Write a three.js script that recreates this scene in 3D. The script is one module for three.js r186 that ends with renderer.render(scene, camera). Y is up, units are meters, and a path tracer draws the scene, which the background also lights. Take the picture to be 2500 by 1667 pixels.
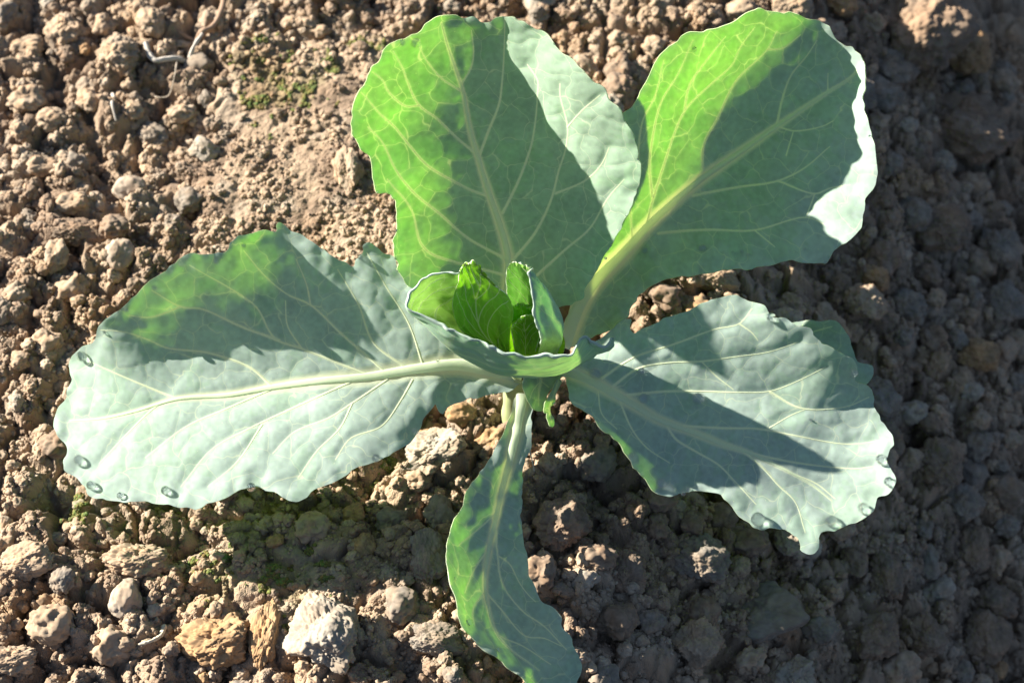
import * as THREE from 'three';
import { mergeVertices } from 'three/addons/utils/BufferGeometryUtils.js';

// ---------------------------------------------------------------- camera, sky, sun, exposure
const scene = new THREE.Scene();
const MM = 0.001;
const camera = new THREE.PerspectiveCamera(18.3, 1024 / 682, 0.02, 60);
{
  const pitch = THREE.MathUtils.degToRad(58), dist = 0.75;
  camera.position.set(0, 0.055 + dist * Math.sin(pitch), dist * Math.cos(pitch));
  camera.lookAt(0, 0.055, 0);
  camera.focus = 0.745;
  camera.userData.fStop = 13;
}
const SUN = new THREE.Vector3(-0.814, 0.5, -0.296).normalize();   // low morning sun
{
  // clear blue sky: zenith to horizon, a pale whitish aureole round the sun
  const w = 256, h = 128, px = new Float32Array(w * h * 4);
  for (let j = 0; j < h; j++) for (let i = 0; i < w; i++) {
    const el = ((j + 0.5) / h - 0.5) * Math.PI, az = ((i + 0.5) / w - 0.5) * 2 * Math.PI;
    const d = new THREE.Vector3(Math.cos(el) * Math.cos(az), Math.sin(el), Math.cos(el) * Math.sin(az));
    const t = Math.pow(Math.max(0, d.y), 0.45), a = Math.pow(Math.max(0, d.dot(SUN)), 8);
    const k = (j * w + i) * 4;
    px[k] = 0.26 * (1 - t) + 0.22 * t + 0.9 * a; px[k + 1] = 0.36 * (1 - t) + 0.36 * t + 0.85 * a; px[k + 2] = 0.53 * (1 - t) + 0.63 * t + 0.75 * a; px[k + 3] = 1;
  }
  const sky = new THREE.DataTexture(px, w, h, THREE.RGBAFormat, THREE.FloatType);
  sky.mapping = THREE.EquirectangularReflectionMapping; sky.magFilter = THREE.LinearFilter; sky.needsUpdate = true;
  scene.background = sky; scene.environment = sky; scene.backgroundIntensity = 0.195; scene.environmentIntensity = 0.195;
}
const sun = new THREE.DirectionalLight(new THREE.Color(1.0, 0.93, 0.82), 5);
sun.name = 'sun'; sun.position.copy(SUN).multiplyScalar(2); sun.castShadow = true; sun.shadow.mapSize.set(4096, 4096);
Object.assign(sun.shadow.camera, { left: -0.4, right: 0.4, top: 0.4, bottom: -0.4, near: 0.5, far: 4 });
scene.add(sun, sun.target);
const renderer = new THREE.WebGLRenderer({ antialias: true });
renderer.toneMapping = THREE.LinearToneMapping;
renderer.toneMappingExposure = 3.8;
renderer.shadowMap.enabled = true;

// ---------------------------------------------------------------- measured data, millimetres
const DATA = {"leaves":{"U":{"o":[-2.98,38.93,-14.17],"e1":[-0.1868,0.7719,-0.6076],"n":[-0.0138,0.6164,0.7873],"s":[[1.58,0.46,-0.33],[26.04,28.9,7.78],[36.5,30.97,11.36],[44.27,30.73,12.66],[59.37,27.18,11.82],[67.6,32.13,18.34],[83.68,34.11,22.69],[98.07,32.42,24.47],[107.03,25.67,18.96],[114.08,16.88,13.44],[114.65,7.36,5.51],[117.24,-2.29,-2.73],[114.78,-11.17,-4.5],[112.17,-16.48,-3.87],[112.74,-25.2,0.57],[108.62,-30.63,3.09],[100.37,-38.97,10.4],[89.79,-48.31,18.53],[79.85,-55.82,21.48],[66.11,-58.93,19.64],[50.31,-57.41,16.15],[37.35,-50.14,12.15],[25.38,-41.55,9.52],[14.32,-32.54,8.2],[7.26,-22.36,5.1],[1.35,-1.01,-0.2],[25.08,-6.42,-2.37],[51.22,-4.18,-5.57],[73.74,-2.01,-5.99],[96.9,-1.3,-5.84],[116.17,-1.21,-2.56],[112.29,-25.11,0.39],[96.91,-42.99,15.09],[80.22,-54.08,20.49],[58.13,-58.94,17.98],[31.24,-45.92,10.64],[11.46,-31.43,8.39],[73.97,-36.09,5.61],[46.48,-34.08,3.07],[95.96,-28.54,-1.21],[26.31,-20.03,-0.47],[115.55,6.49,5.06],[112.88,19.3,15.12],[92.76,33.93,25.24],[72.18,32.03,18.23],[62.15,27.28,12.46],[39.95,31.21,12.35],[82.61,17.94,-0.04],[54.29,16.48,-2.4],[29.26,15.52,-2.01],[99.51,11.46,0.97],[0.0,0.0,0.0],[35.51,-6.28,-4.22],[64.27,-2.83,-6.02],[88.42,-2.22,-6.86],[107.34,-0.26,-3.65]],"out":[[1.58,0.46],[7.52,7.68],[15.72,19.6],[26.04,28.9],[28.98,30.57],[32.67,31.63],[36.5,30.97],[39.11,31.81],[40.46,31.25],[44.27,30.73],[47.14,29.45],[51.67,28.24],[59.37,27.18],[62.01,27.85],[64.45,31.28],[67.6,32.13],[72.25,31.62],[77.28,31.67],[83.68,34.11],[88.13,34.69],[92.95,34.27],[98.07,32.42],[101.95,30.17],[103.43,27.65],[107.03,25.67],[109.53,22.2],[112.88,19.3],[114.08,16.88],[114.2,13.34],[114.4,10.3],[114.65,7.36],[117.01,3.86],[117.63,0.16],[117.24,-2.29],[116.29,-5.24],[114.54,-7.48],[114.78,-11.17],[113.64,-12.54],[112.01,-13.08],[112.17,-16.48],[113.28,-18.9],[113.44,-22.14],[112.74,-25.2],[111.29,-26.23],[111.15,-28.52],[108.62,-30.63],[107.37,-34.13],[104.3,-36.57],[100.37,-38.97],[98.05,-42.63],[94.15,-45.02],[89.79,-48.31],[87.17,-51.48],[82.24,-53.16],[79.85,-55.82],[74.21,-56.45],[70.68,-58.4],[66.11,-58.93],[60.47,-59.03],[55.34,-59.2],[50.31,-57.41],[46.55,-55.52],[41.02,-53.04],[37.35,-50.14],[33.11,-47.54],[29.94,-45.12],[25.38,-41.55],[21.86,-38.59],[16.96,-34.93],[14.32,-32.54],[10.58,-30.97],[8.33,-26.72],[7.26,-22.36],[3.97,-12.88],[0.89,-4.73]],"mid":[[0.0,0.0],[25.08,-6.42],[35.51,-6.28],[51.22,-4.18],[64.27,-2.83],[73.74,-2.01],[88.42,-2.22],[96.9,-1.3],[107.34,-0.26],[115.06,-0.0]],"mw":[5.2,0.5],"veins":[[[50.28,-2.86],[53.37,2.54],[64.2,13.82],[76.04,19.73],[84.43,23.01],[90.86,25.96],[95.99,27.68],[101.36,29.56]],[[66.0,-2.12],[73.16,3.49],[80.85,8.38],[87.84,13.5],[99.05,15.35],[102.77,15.5],[111.27,16.99]],[[89.11,-1.28],[95.61,4.28],[103.77,7.7],[110.19,8.8]],[[87.84,13.5],[89.1,17.56],[98.09,21.97],[101.86,22.33],[106.68,24.82]],[[65.19,-3.59],[73.2,-8.4],[81.98,-13.85],[89.07,-16.27],[101.19,-19.42],[112.19,-21.85]],[[42.89,-7.72],[52.52,-14.73],[64.99,-21.94],[72.91,-25.03],[85.07,-28.36],[89.27,-29.14],[95.07,-26.51]],[[25.4,-7.97],[34.01,-17.78],[45.85,-25.93],[56.12,-30.49],[64.85,-34.72],[72.59,-36.63],[84.17,-36.09],[88.56,-36.88]],[[47.93,-27.92],[52.43,-39.37],[58.46,-46.16],[64.64,-49.77]],[[26.26,-5.67],[35.07,5.56],[39.85,9.54],[46.75,14.11],[55.37,19.73],[69.09,25.0],[80.79,27.34],[88.31,30.26]],[[16.64,-12.36],[27.25,-27.38],[34.93,-37.87],[45.62,-46.05],[52.69,-52.94]],[[91.64,-2.32],[96.23,-6.42],[100.74,-8.38],[109.91,-9.42]],[[20.35,-4.55],[27.26,10.35],[33.6,19.32],[39.09,22.41],[53.33,23.15],[67.67,28.18]],[[72.31,-36.58],[79.38,-43.52],[84.48,-49.99]]],"drops":[[111.85,9.92,2.11],[113.44,13.78,1.32],[60.4,-58.89,0.42],[39.73,-51.56,0.53],[28.71,-44.11,0.55],[24.28,-41.61,0.65],[11.71,-30.56,0.55],[38.65,31.44,0.65],[33.16,31.84,0.46],[65.26,31.81,0.63],[67.55,31.99,0.53],[48.05,29.22,0.63]]},
"UR":{"o":[18.28,33.24,-11.57],"e1":[0.7324,0.4305,-0.5275],"n":[0.0395,0.7465,0.6642],"s":[[0.32,-0.32,-0.09],[20.01,10.97,-1.58],[58.88,37.81,14.25],[76.38,48.99,20.08],[96.04,55.73,20.31],[112.23,51.15,16.65],[127.24,44.1,5.6],[136.55,38.05,-1.79],[148.25,22.43,-9.29],[150.44,7.76,-9.13],[143.69,-5.5,0.74],[131.78,-20.47,9.24],[115.43,-33.31,13.5],[100.35,-38.18,18.05],[89.82,-39.07,18.63],[75.5,-27.44,10.96],[53.7,-13.4,3.93],[33.24,-6.19,-3.48],[16.33,-8.11,-1.12],[1.34,0.77,-0.26],[23.49,7.55,-6.58],[42.24,10.91,-7.88],[76.52,8.54,-14.05],[95.99,5.68,-15.35],[112.07,3.77,-13.93],[132.95,0.99,-9.44],[142.5,-0.66,-10.13],[76.38,48.99,20.08],[96.04,55.73,20.31],[112.23,51.15,16.65],[134.4,41.7,2.31],[41.84,22.13,3.3],[23.17,12.27,-0.91],[69.83,25.86,-0.6],[94.06,28.59,-10.98],[114.11,28.05,-12.82],[139.95,28.31,-10.47],[148.92,15.97,-10.03],[143.69,-5.5,0.74],[131.78,-20.47,9.24],[121.38,-31.82,12.28],[105.8,-38.88,17.98],[89.82,-39.07,18.63],[75.5,-27.44,10.96],[61.42,-18.16,7.35],[46.01,-8.71,0.42],[23.14,-8.68,-1.12],[10.93,-5.8,-1.36],[75.75,-12.7,-3.2],[99.7,-17.56,4.98],[120.47,-11.31,-0.49],[55.29,-2.53,-7.68],[0.0,0.0,0.0],[26.56,8.48,-6.21],[55.1,9.89,-8.81],[95.99,5.68,-15.35],[132.95,0.99,-9.44],[147.88,-0.0,-6.42]],"out":[[0.32,-0.32],[2.55,2.75],[10.63,7.48],[20.01,10.97],[29.4,14.63],[41.84,22.13],[58.88,37.81],[69.74,48.1],[72.88,49.71],[76.38,48.99],[82.21,50.26],[88.61,53.08],[96.04,55.73],[102.3,55.1],[108.6,54.45],[112.23,51.15],[118.77,47.63],[123.53,44.85],[127.24,44.1],[131.81,43.16],[134.4,41.7],[136.55,38.05],[142.44,31.48],[145.29,25.98],[148.25,22.43],[149.66,17.92],[148.73,11.5],[150.44,7.76],[151.11,2.45],[148.67,-1.58],[143.69,-5.5],[139.45,-8.61],[135.99,-14.07],[131.78,-20.47],[127.16,-26.77],[121.38,-31.82],[115.43,-33.31],[110.31,-37.13],[105.8,-38.88],[100.35,-38.18],[95.72,-37.5],[92.58,-38.85],[89.82,-39.07],[85.08,-34.15],[81.07,-30.46],[75.5,-27.44],[69.04,-23.87],[61.42,-18.16],[53.7,-13.4],[46.01,-8.71],[39.52,-6.31],[33.24,-6.19],[26.04,-7.85],[23.14,-8.68],[16.33,-8.11],[10.93,-5.8],[2.72,-3.31]],"mid":[[0.0,0.0],[15.62,6.69],[26.56,8.48],[39.45,8.67],[55.1,9.89],[76.52,8.54],[95.99,5.68],[112.07,3.77],[132.95,0.99],[142.5,-0.66],[147.88,-0.0]],"mw":[8.4,0.6],"veins":[[[53.14,10.86],[60.01,15.75],[73.24,23.72],[82.37,28.7],[91.12,32.13],[104.26,32.35],[114.95,32.31],[120.51,35.37],[128.95,37.38]],[[90.85,32.41],[97.55,38.17],[106.45,40.75],[118.4,43.02]],[[60.91,16.83],[68.11,27.33],[78.02,36.4],[86.43,42.02],[97.21,45.25],[108.13,51.23]],[[45.12,10.01],[53.25,21.05],[58.82,27.33]],[[64.91,30.83],[71.87,38.18],[77.12,42.31],[85.2,45.26],[95.85,53.17]],[[80.93,9.77],[87.48,16.54],[98.7,20.59],[112.39,26.23],[128.07,27.12],[134.65,30.08]],[[112.58,4.18],[120.42,9.53],[128.68,13.67],[136.97,15.08],[143.61,17.14]],[[72.29,6.06],[87.32,-3.09],[98.12,-9.49],[108.31,-12.23],[120.32,-12.51]],[[98.58,-9.86],[104.58,-20.47],[109.7,-22.43],[115.75,-26.08]],[[104.58,-20.47],[96.34,-24.11]],[[53.59,5.09],[67.77,-5.96],[79.6,-16.26],[96.34,-24.11],[99.66,-30.21]],[[80.07,-16.64],[81.16,-24.6]],[[112.35,3.52],[115.15,-1.03],[123.61,-6.12],[127.7,-7.07]],[[106.98,-5.39],[113.05,-2.19],[115.15,-1.03]],[[133.45,0.6],[138.74,5.35]],[[128.07,27.12],[132.41,23.45],[140.5,22.74]]],"drops":[[61.75,-9.22,1.81],[66.88,-14.66,0.45],[68.6,-16.88,0.84],[71.32,-18.8,0.9],[72.09,-20.85,0.97],[67.95,-18.65,0.32],[88.36,-31.45,0.84],[45.58,3.87,1.75],[90.32,-38.65,0.78],[55.62,-13.75,0.78],[132.63,-18.28,0.58],[106.85,48.62,1.03]]},
"LF":{"o":[3.7,36.3,2.51],"e1":[-0.993,0.0014,0.1179],"n":[0.0592,0.8711,0.4875],"s":[[0.19,2.19,-0.6],[20.13,-15.24,2.96],[40.42,-41.42,6.01],[48.17,-50.63,8.62],[52.75,-48.78,8.05],[59.06,-45.79,7.17],[72.88,-56.38,8.99],[81.96,-61.22,10.32],[90.96,-58.61,14.4],[99.6,-53.19,17.67],[113.85,-52.72,19.03],[128.16,-45.22,14.83],[143.75,-34.97,8.98],[151.17,-27.48,2.01],[161.88,-19.22,-7.41],[163.79,-7.97,-5.37],[167.98,3.71,-1.92],[165.72,15.05,1.72],[158.47,23.88,5.64],[144.53,30.56,10.51],[123.93,34.59,15.5],[107.61,32.24,16.74],[94.36,31.74,17.46],[86.02,36.44,18.91],[72.4,31.84,18.72],[55.0,25.62,16.28],[40.05,17.59,7.64],[32.04,6.29,1.97],[30.17,11.35,1.6],[16.0,6.33,-2.83],[1.51,0.29,-0.19],[22.48,-5.94,0.86],[56.43,-4.83,3.75],[90.15,-4.41,3.93],[123.65,-3.72,3.1],[151.11,0.47,0.25],[168.38,-0.9,-3.44],[161.45,-21.68,-7.02],[161.27,20.71,4.18],[123.93,34.59,15.5],[86.02,36.44,18.91],[55.0,25.62,16.28],[32.04,6.29,1.97],[11.61,5.74,-2.84],[23.8,7.94,-1.6],[148.38,-32.23,6.44],[122.63,-47.46,16.3],[99.6,-53.19,17.67],[80.53,-61.13,9.87],[67.86,-52.52,8.94],[56.28,-44.39,6.69],[50.2,-52.25,9.13],[42.51,-47.1,7.48],[29.51,-24.99,3.87],[10.66,-5.49,1.11],[126.67,-22.25,1.85],[96.68,-27.87,5.58],[67.91,-23.6,4.59],[38.48,-23.76,2.29],[117.62,-35.73,6.91],[80.62,-42.36,6.66],[100.35,14.18,11.49],[136.88,16.23,8.0],[63.84,10.67,11.29],[141.8,-16.44,1.61],[0.0,0.0,0.0],[22.48,-5.94,0.86],[56.43,-4.83,3.75],[90.15,-4.41,3.93],[123.65,-3.72,3.1],[151.11,0.47,0.25]],"out":[[0.19,2.19],[4.9,-3.44],[10.6,-6.21],[20.13,-15.24],[29.51,-24.99],[35.96,-34.44],[40.42,-41.42],[42.51,-47.1],[45.34,-48.08],[48.17,-50.63],[50.2,-52.25],[52.15,-51.73],[52.75,-48.78],[55.36,-46.17],[56.28,-44.39],[59.06,-45.79],[63.33,-48.35],[68.0,-52.53],[72.88,-56.38],[77.83,-59.33],[80.44,-61.99],[81.96,-61.22],[83.07,-58.7],[87.2,-59.76],[90.96,-58.61],[95.87,-58.09],[98.3,-56.08],[99.6,-53.19],[104.48,-52.59],[110.14,-52.8],[113.85,-52.72],[118.43,-50.66],[122.63,-47.46],[128.16,-45.22],[133.08,-41.38],[138.82,-37.72],[143.75,-34.97],[148.38,-32.23],[149.69,-29.42],[151.17,-27.48],[156.53,-25.29],[160.66,-22.76],[161.88,-19.22],[161.48,-14.57],[162.82,-12.48],[163.79,-7.97],[166.91,-4.59],[168.38,-0.9],[167.98,3.71],[165.2,7.66],[164.12,9.96],[165.72,15.05],[165.27,17.71],[161.27,20.71],[158.47,23.88],[157.19,27.32],[151.96,28.98],[144.53,30.56],[138.54,31.01],[131.91,32.37],[123.93,34.59],[119.52,35.45],[113.62,33.77],[107.61,32.24],[102.27,30.22],[97.8,29.96],[94.36,31.74],[91.51,32.03],[88.72,34.6],[86.02,36.44],[82.28,36.25],[77.72,33.44],[72.4,31.84],[67.02,29.54],[60.84,26.45],[55.0,25.62],[49.56,23.31],[43.26,20.19],[40.05,17.59],[37.16,12.59],[33.82,9.08],[32.04,6.29],[31.42,3.24],[31.68,10.02],[30.17,11.35],[27.67,8.92],[22.82,7.15],[16.0,6.33],[9.83,5.77],[3.67,4.78]],"mid":[[0.0,0.0],[8.4,-2.33],[22.48,-5.94],[37.6,-5.94],[56.43,-4.83],[72.8,-4.97],[90.15,-4.41],[105.12,-3.28],[123.65,-3.72],[138.79,-0.88],[151.11,0.47],[162.61,0.0]],"mw":[8.2,0.5],"veins":[[[49.55,-6.37],[63.11,-20.85],[73.17,-32.28],[80.91,-36.75],[88.22,-43.96],[94.36,-52.98]],[[56.35,-5.91],[77.69,-17.04],[86.93,-21.71],[92.35,-33.32],[99.65,-39.78],[109.64,-46.68],[113.58,-49.49]],[[85.53,-20.82],[98.98,-27.34],[111.54,-34.48],[118.77,-35.92],[127.86,-42.36]],[[90.05,-5.18],[96.87,-12.26],[111.18,-18.97],[125.78,-22.33],[131.23,-25.41],[139.45,-29.08],[147.84,-30.68]],[[123.7,-3.74],[135.84,-10.24],[145.88,-15.79],[154.06,-20.48]],[[35.23,-6.48],[38.92,-22.3],[45.8,-36.39],[51.31,-48.68]],[[41.62,-6.73],[52.27,-16.83],[56.13,-30.68],[62.27,-43.85]],[[73.17,-32.28],[73.89,-39.8],[76.66,-48.93]],[[48.36,-3.23],[61.77,4.13],[70.32,8.51],[83.24,12.39],[91.13,18.96]],[[61.82,-3.42],[85.61,4.68],[98.55,9.33],[112.27,15.32],[124.17,27.31]],[[90.18,-3.69],[106.94,1.74],[120.63,6.3],[136.11,15.83]],[[39.42,-2.35],[44.7,5.07],[52.25,13.33],[63.65,16.62],[69.42,23.39]],[[61.77,4.13],[66.97,12.58],[75.72,19.81],[83.1,28.57]],[[125.97,-3.23],[130.51,-2.19],[143.17,7.7],[152.73,16.37]],[[94.04,8.3],[103.76,20.6],[114.63,28.27]],[[118.77,-35.92],[130.08,-33.3],[137.12,-34.64]],[[77.69,-17.04],[82.04,-25.69],[81.87,-34.61]]],"drops":[[156.16,-22.82,3.1],[159.84,14.54,3.1],[155.8,23.8,1.92],[145.52,28.48,1.48],[129.42,28.24,2.36],[137.5,-36.83,1.03],[126.61,-43.3,1.18],[104.03,-50.04,1.33],[94.3,-54.78,1.03],[146.46,-29.8,0.74],[115.94,-50.75,2.44],[53.68,-47.45,1.26],[41.36,16.28,1.48],[55.56,24.45,2.07],[99.72,30.15,1.85],[29.8,-7.83,0.66]]},
"RT":{"o":[11.82,38.73,-0.33],"e1":[0.9035,-0.2122,0.3724],"n":[-0.0054,0.8631,0.5049],"s":[[6.96,0.85,-0.06],[16.28,21.92,-3.62],[21.53,25.77,-0.74],[28.13,28.81,1.52],[36.33,37.11,4.94],[48.93,50.61,9.73],[57.68,51.74,11.67],[66.72,49.72,12.47],[79.77,51.36,13.44],[89.4,48.92,11.47],[101.58,46.4,7.34],[111.15,41.28,0.72],[123.33,30.62,1.38],[125.86,20.65,3.25],[130.06,10.11,5.41],[128.38,2.69,5.37],[119.1,-9.16,5.19],[115.27,-19.6,8.43],[107.91,-17.43,6.64],[95.78,-20.13,6.73],[79.23,-16.27,5.67],[67.02,-18.38,5.01],[54.48,-24.1,9.91],[39.54,-16.32,12.82],[23.79,-9.81,16.93],[11.24,-4.73,13.43],[8.42,1.21,0.12],[25.14,1.29,1.68],[45.49,-0.31,-1.21],[69.94,1.52,0.47],[91.56,2.88,2.06],[113.95,0.0,1.5],[21.16,27.22,-0.47],[24.13,24.05,-0.51],[39.89,41.95,6.75],[50.61,51.38,10.18],[69.52,51.31,13.58],[98.63,48.67,9.83],[113.73,37.29,-1.41],[124.99,27.69,2.42],[131.28,13.61,5.66],[126.87,-0.62,5.3],[113.42,-21.26,8.82],[90.7,-20.29,6.67],[76.69,-15.23,5.23],[58.83,-23.88,8.47],[39.54,-16.32,12.82],[23.79,-9.81,16.93],[11.24,-4.73,13.43],[8.96,1.8,-0.04],[50.02,22.08,0.08],[78.41,30.63,1.68],[94.53,13.85,0.92],[57.72,-11.74,1.19],[30.12,15.95,-1.16],[0.0,0.0,0.0],[25.14,1.29,1.68],[45.49,-0.31,-1.21],[69.94,1.52,0.47],[91.56,2.88,2.06],[113.95,0.0,1.5]],"out":[[6.96,0.85],[10.2,9.88],[14.15,17.18],[16.28,21.92],[19.59,27.48],[20.91,27.75],[21.53,25.77],[24.13,24.05],[26.47,26.91],[28.13,28.81],[30.79,31.97],[32.84,34.37],[36.33,37.11],[39.89,41.95],[44.88,46.83],[48.93,50.61],[50.61,51.38],[53.0,51.04],[57.68,51.74],[61.26,51.79],[63.45,50.27],[66.72,49.72],[69.52,51.31],[74.4,50.27],[79.77,51.36],[81.92,49.53],[85.74,48.79],[89.4,48.92],[94.03,48.56],[98.63,48.67],[101.58,46.4],[102.53,42.37],[107.91,42.66],[111.15,41.28],[113.73,37.29],[118.61,33.56],[123.33,30.62],[124.99,27.69],[124.8,23.86],[125.86,20.65],[129.94,17.47],[131.28,13.61],[130.06,10.11],[127.7,7.5],[128.4,4.78],[128.38,2.69],[126.87,-0.62],[123.45,-4.2],[119.1,-9.16],[114.44,-12.79],[115.52,-16.68],[115.27,-19.6],[113.42,-21.26],[110.56,-20.42],[107.91,-17.43],[104.75,-16.72],[98.35,-17.5],[95.78,-20.13],[90.7,-20.29],[83.88,-18.39],[79.23,-16.27],[76.69,-15.23],[71.92,-16.38],[67.02,-18.38],[62.54,-21.88],[58.83,-23.88],[54.48,-24.1],[49.68,-21.86],[43.92,-19.39],[39.54,-16.32],[33.66,-13.16],[27.03,-11.95],[23.79,-9.81],[18.17,-8.81],[14.56,-8.29],[11.24,-4.73],[7.93,0.48]],"mid":[[0.0,0.0],[13.66,1.7],[25.14,1.29],[35.11,0.65],[45.49,-0.31],[59.17,0.94],[69.94,1.52],[80.44,2.79],[91.56,2.88],[105.59,2.02],[113.95,0.0]],"mw":[6.0,0.4],"veins":[[[20.71,4.37],[28.0,16.12],[38.7,26.36],[49.59,37.36],[56.46,42.76],[58.19,49.38]],[[25.21,2.76],[30.98,13.02],[39.26,19.18],[50.51,25.23],[61.23,32.13],[70.63,38.38],[77.88,45.42]],[[31.28,2.64],[43.71,10.05],[55.93,15.84],[67.61,21.0],[77.19,25.91],[84.09,32.9],[91.01,42.08]],[[77.19,25.91],[90.17,25.33],[104.7,32.97],[110.56,39.49]],[[54.58,1.31],[67.61,6.76],[79.89,12.22],[90.5,15.02],[111.11,21.02],[122.88,28.53]],[[82.8,13.98],[88.6,22.34],[92.61,26.49]],[[29.33,0.21],[38.0,-7.57],[45.79,-11.33],[55.61,-12.71]],[[48.59,-0.41],[53.93,-3.86],[62.63,-4.96],[71.78,-5.79],[78.78,-8.37],[89.66,-12.81]],[[76.86,2.58],[86.93,-0.07],[94.35,-3.25],[102.39,-6.13],[109.58,-14.42]],[[21.36,-0.6],[25.76,-7.4],[32.92,-9.92]],[[95.5,2.48],[106.5,3.19],[114.81,1.19]],[[80.45,2.8],[97.19,7.0],[116.45,13.88],[122.04,17.32]],[[56.46,42.76],[62.14,41.74],[65.17,40.22]],[[50.51,25.23],[57.78,22.7],[65.34,21.04]]],"drops":[[55.59,12.68,2.79],[37.43,4.06,1.99],[32.64,12.68,1.66],[100.96,44.8,1.8],[123.6,21.05,2.13],[65.4,49.41,1.86],[92.24,-17.83,2.99],[116.35,-6.88,2.53],[125.06,2.11,2.39],[55.46,-21.13,2.33],[64.2,-20.53,1.2],[65.31,-18.79,1.2],[41.23,-16.65,1.2],[45.22,-19.56,0.53],[48.52,-20.97,0.53],[18.12,4.26,2.53],[94.63,23.1,0.4],[129.04,14.79,1.99],[38.45,34.37,0.53]]},
"FR":{"o":[4.15,31.32,7.29],"e1":[0.0876,-0.1238,0.9884],"n":[0.4991,0.8642,0.064],"s":[[0.02,-0.46,-0.1],[15.4,-6.62,-6.98],[38.03,-22.06,-10.2],[56.56,-31.37,-7.24],[79.59,-33.44,-2.7],[93.13,-27.52,-4.1],[102.54,-14.63,-4.11],[111.5,-5.34,-4.7],[110.42,11.32,-4.86],[97.05,15.08,-4.31],[85.28,10.59,-7.11],[74.79,4.81,-9.54],[55.57,1.58,-12.33],[34.86,2.95,-12.74],[20.4,4.39,-7.32],[3.93,3.63,0.17],[0.73,0.31,-0.08],[12.61,-1.16,-4.97],[26.63,-3.52,-10.16],[40.81,-7.9,-11.78],[57.19,-13.12,-11.86],[69.78,-15.95,-11.61],[80.06,-15.73,-11.12],[94.74,-8.91,-9.0],[109.25,0.72,-6.24],[31.46,-17.07,-11.23],[42.48,-23.34,-9.81],[65.55,-34.95,-3.84],[79.59,-33.44,-2.7],[89.85,-32.25,-3.33],[99.66,-18.35,-3.57],[106.95,-8.1,-4.71],[7.89,3.46,-0.84],[34.86,2.95,-12.74],[55.57,1.58,-12.33],[74.79,4.81,-9.54],[89.54,12.96,-5.71],[100.5,15.18,-4.06],[57.46,-21.84,-12.28],[59.25,-27.95,-8.89],[74.62,-22.73,-10.53],[77.75,-28.5,-7.03],[0.0,0.0,0.0],[26.63,-3.52,-10.16],[57.19,-13.12,-11.86],[80.06,-15.73,-11.12],[94.74,-8.91,-9.0]],"out":[[0.02,-0.46],[1.6,-2.42],[8.58,-4.24],[15.4,-6.62],[22.8,-10.44],[31.46,-17.07],[38.03,-22.06],[42.48,-23.34],[48.86,-27.92],[56.56,-31.37],[65.55,-34.95],[72.8,-35.66],[79.59,-33.44],[84.68,-33.37],[89.85,-32.25],[93.13,-27.52],[97.7,-24.29],[99.66,-18.35],[102.54,-14.63],[104.05,-11.58],[106.95,-8.1],[111.5,-5.34],[115.04,0.96],[114.23,7.61],[110.42,11.32],[105.58,12.8],[100.5,15.18],[97.05,15.08],[93.68,13.31],[89.54,12.96],[85.28,10.59],[80.95,10.82],[77.53,8.41],[74.79,4.81],[70.55,4.14],[64.1,2.46],[55.57,1.58],[47.87,1.56],[40.84,1.18],[34.86,2.95],[27.93,2.77],[22.28,2.73],[20.4,4.39],[14.93,4.1],[7.89,3.46],[3.93,3.63],[-0.1,2.29]],"mid":[[0.0,0.0],[12.61,-1.16],[26.63,-3.52],[40.81,-7.9],[57.19,-13.12],[69.78,-15.95],[80.06,-15.73],[89.3,-14.26],[94.74,-8.91],[101.14,-0.0]],"mw":[5.6,0.6],"veins":[[[42.18,-8.32],[48.41,-15.21],[57.04,-25.94]],[[49.16,-9.57],[60.33,-9.71],[68.43,-8.96],[78.28,-2.87],[84.33,4.43],[93.56,11.14]],[[73.1,-15.76],[79.45,-10.25],[88.48,-2.72],[89.12,3.81],[92.12,9.51]],[[55.74,-12.22],[65.74,-20.41],[75.15,-26.29]],[[73.18,-16.53],[81.37,-23.63],[87.34,-24.54]],[[58.94,-9.58],[61.22,-5.2],[68.6,-1.73],[75.47,2.77]],[[89.23,-14.16],[92.11,-4.88],[98.9,4.63]]],"drops":[[71.9,-32.21,0.78],[97.43,15.32,0.78],[87.54,-28.72,1.44],[96.28,-18.15,0.98],[83.36,-2.74,0.33]]},
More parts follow.
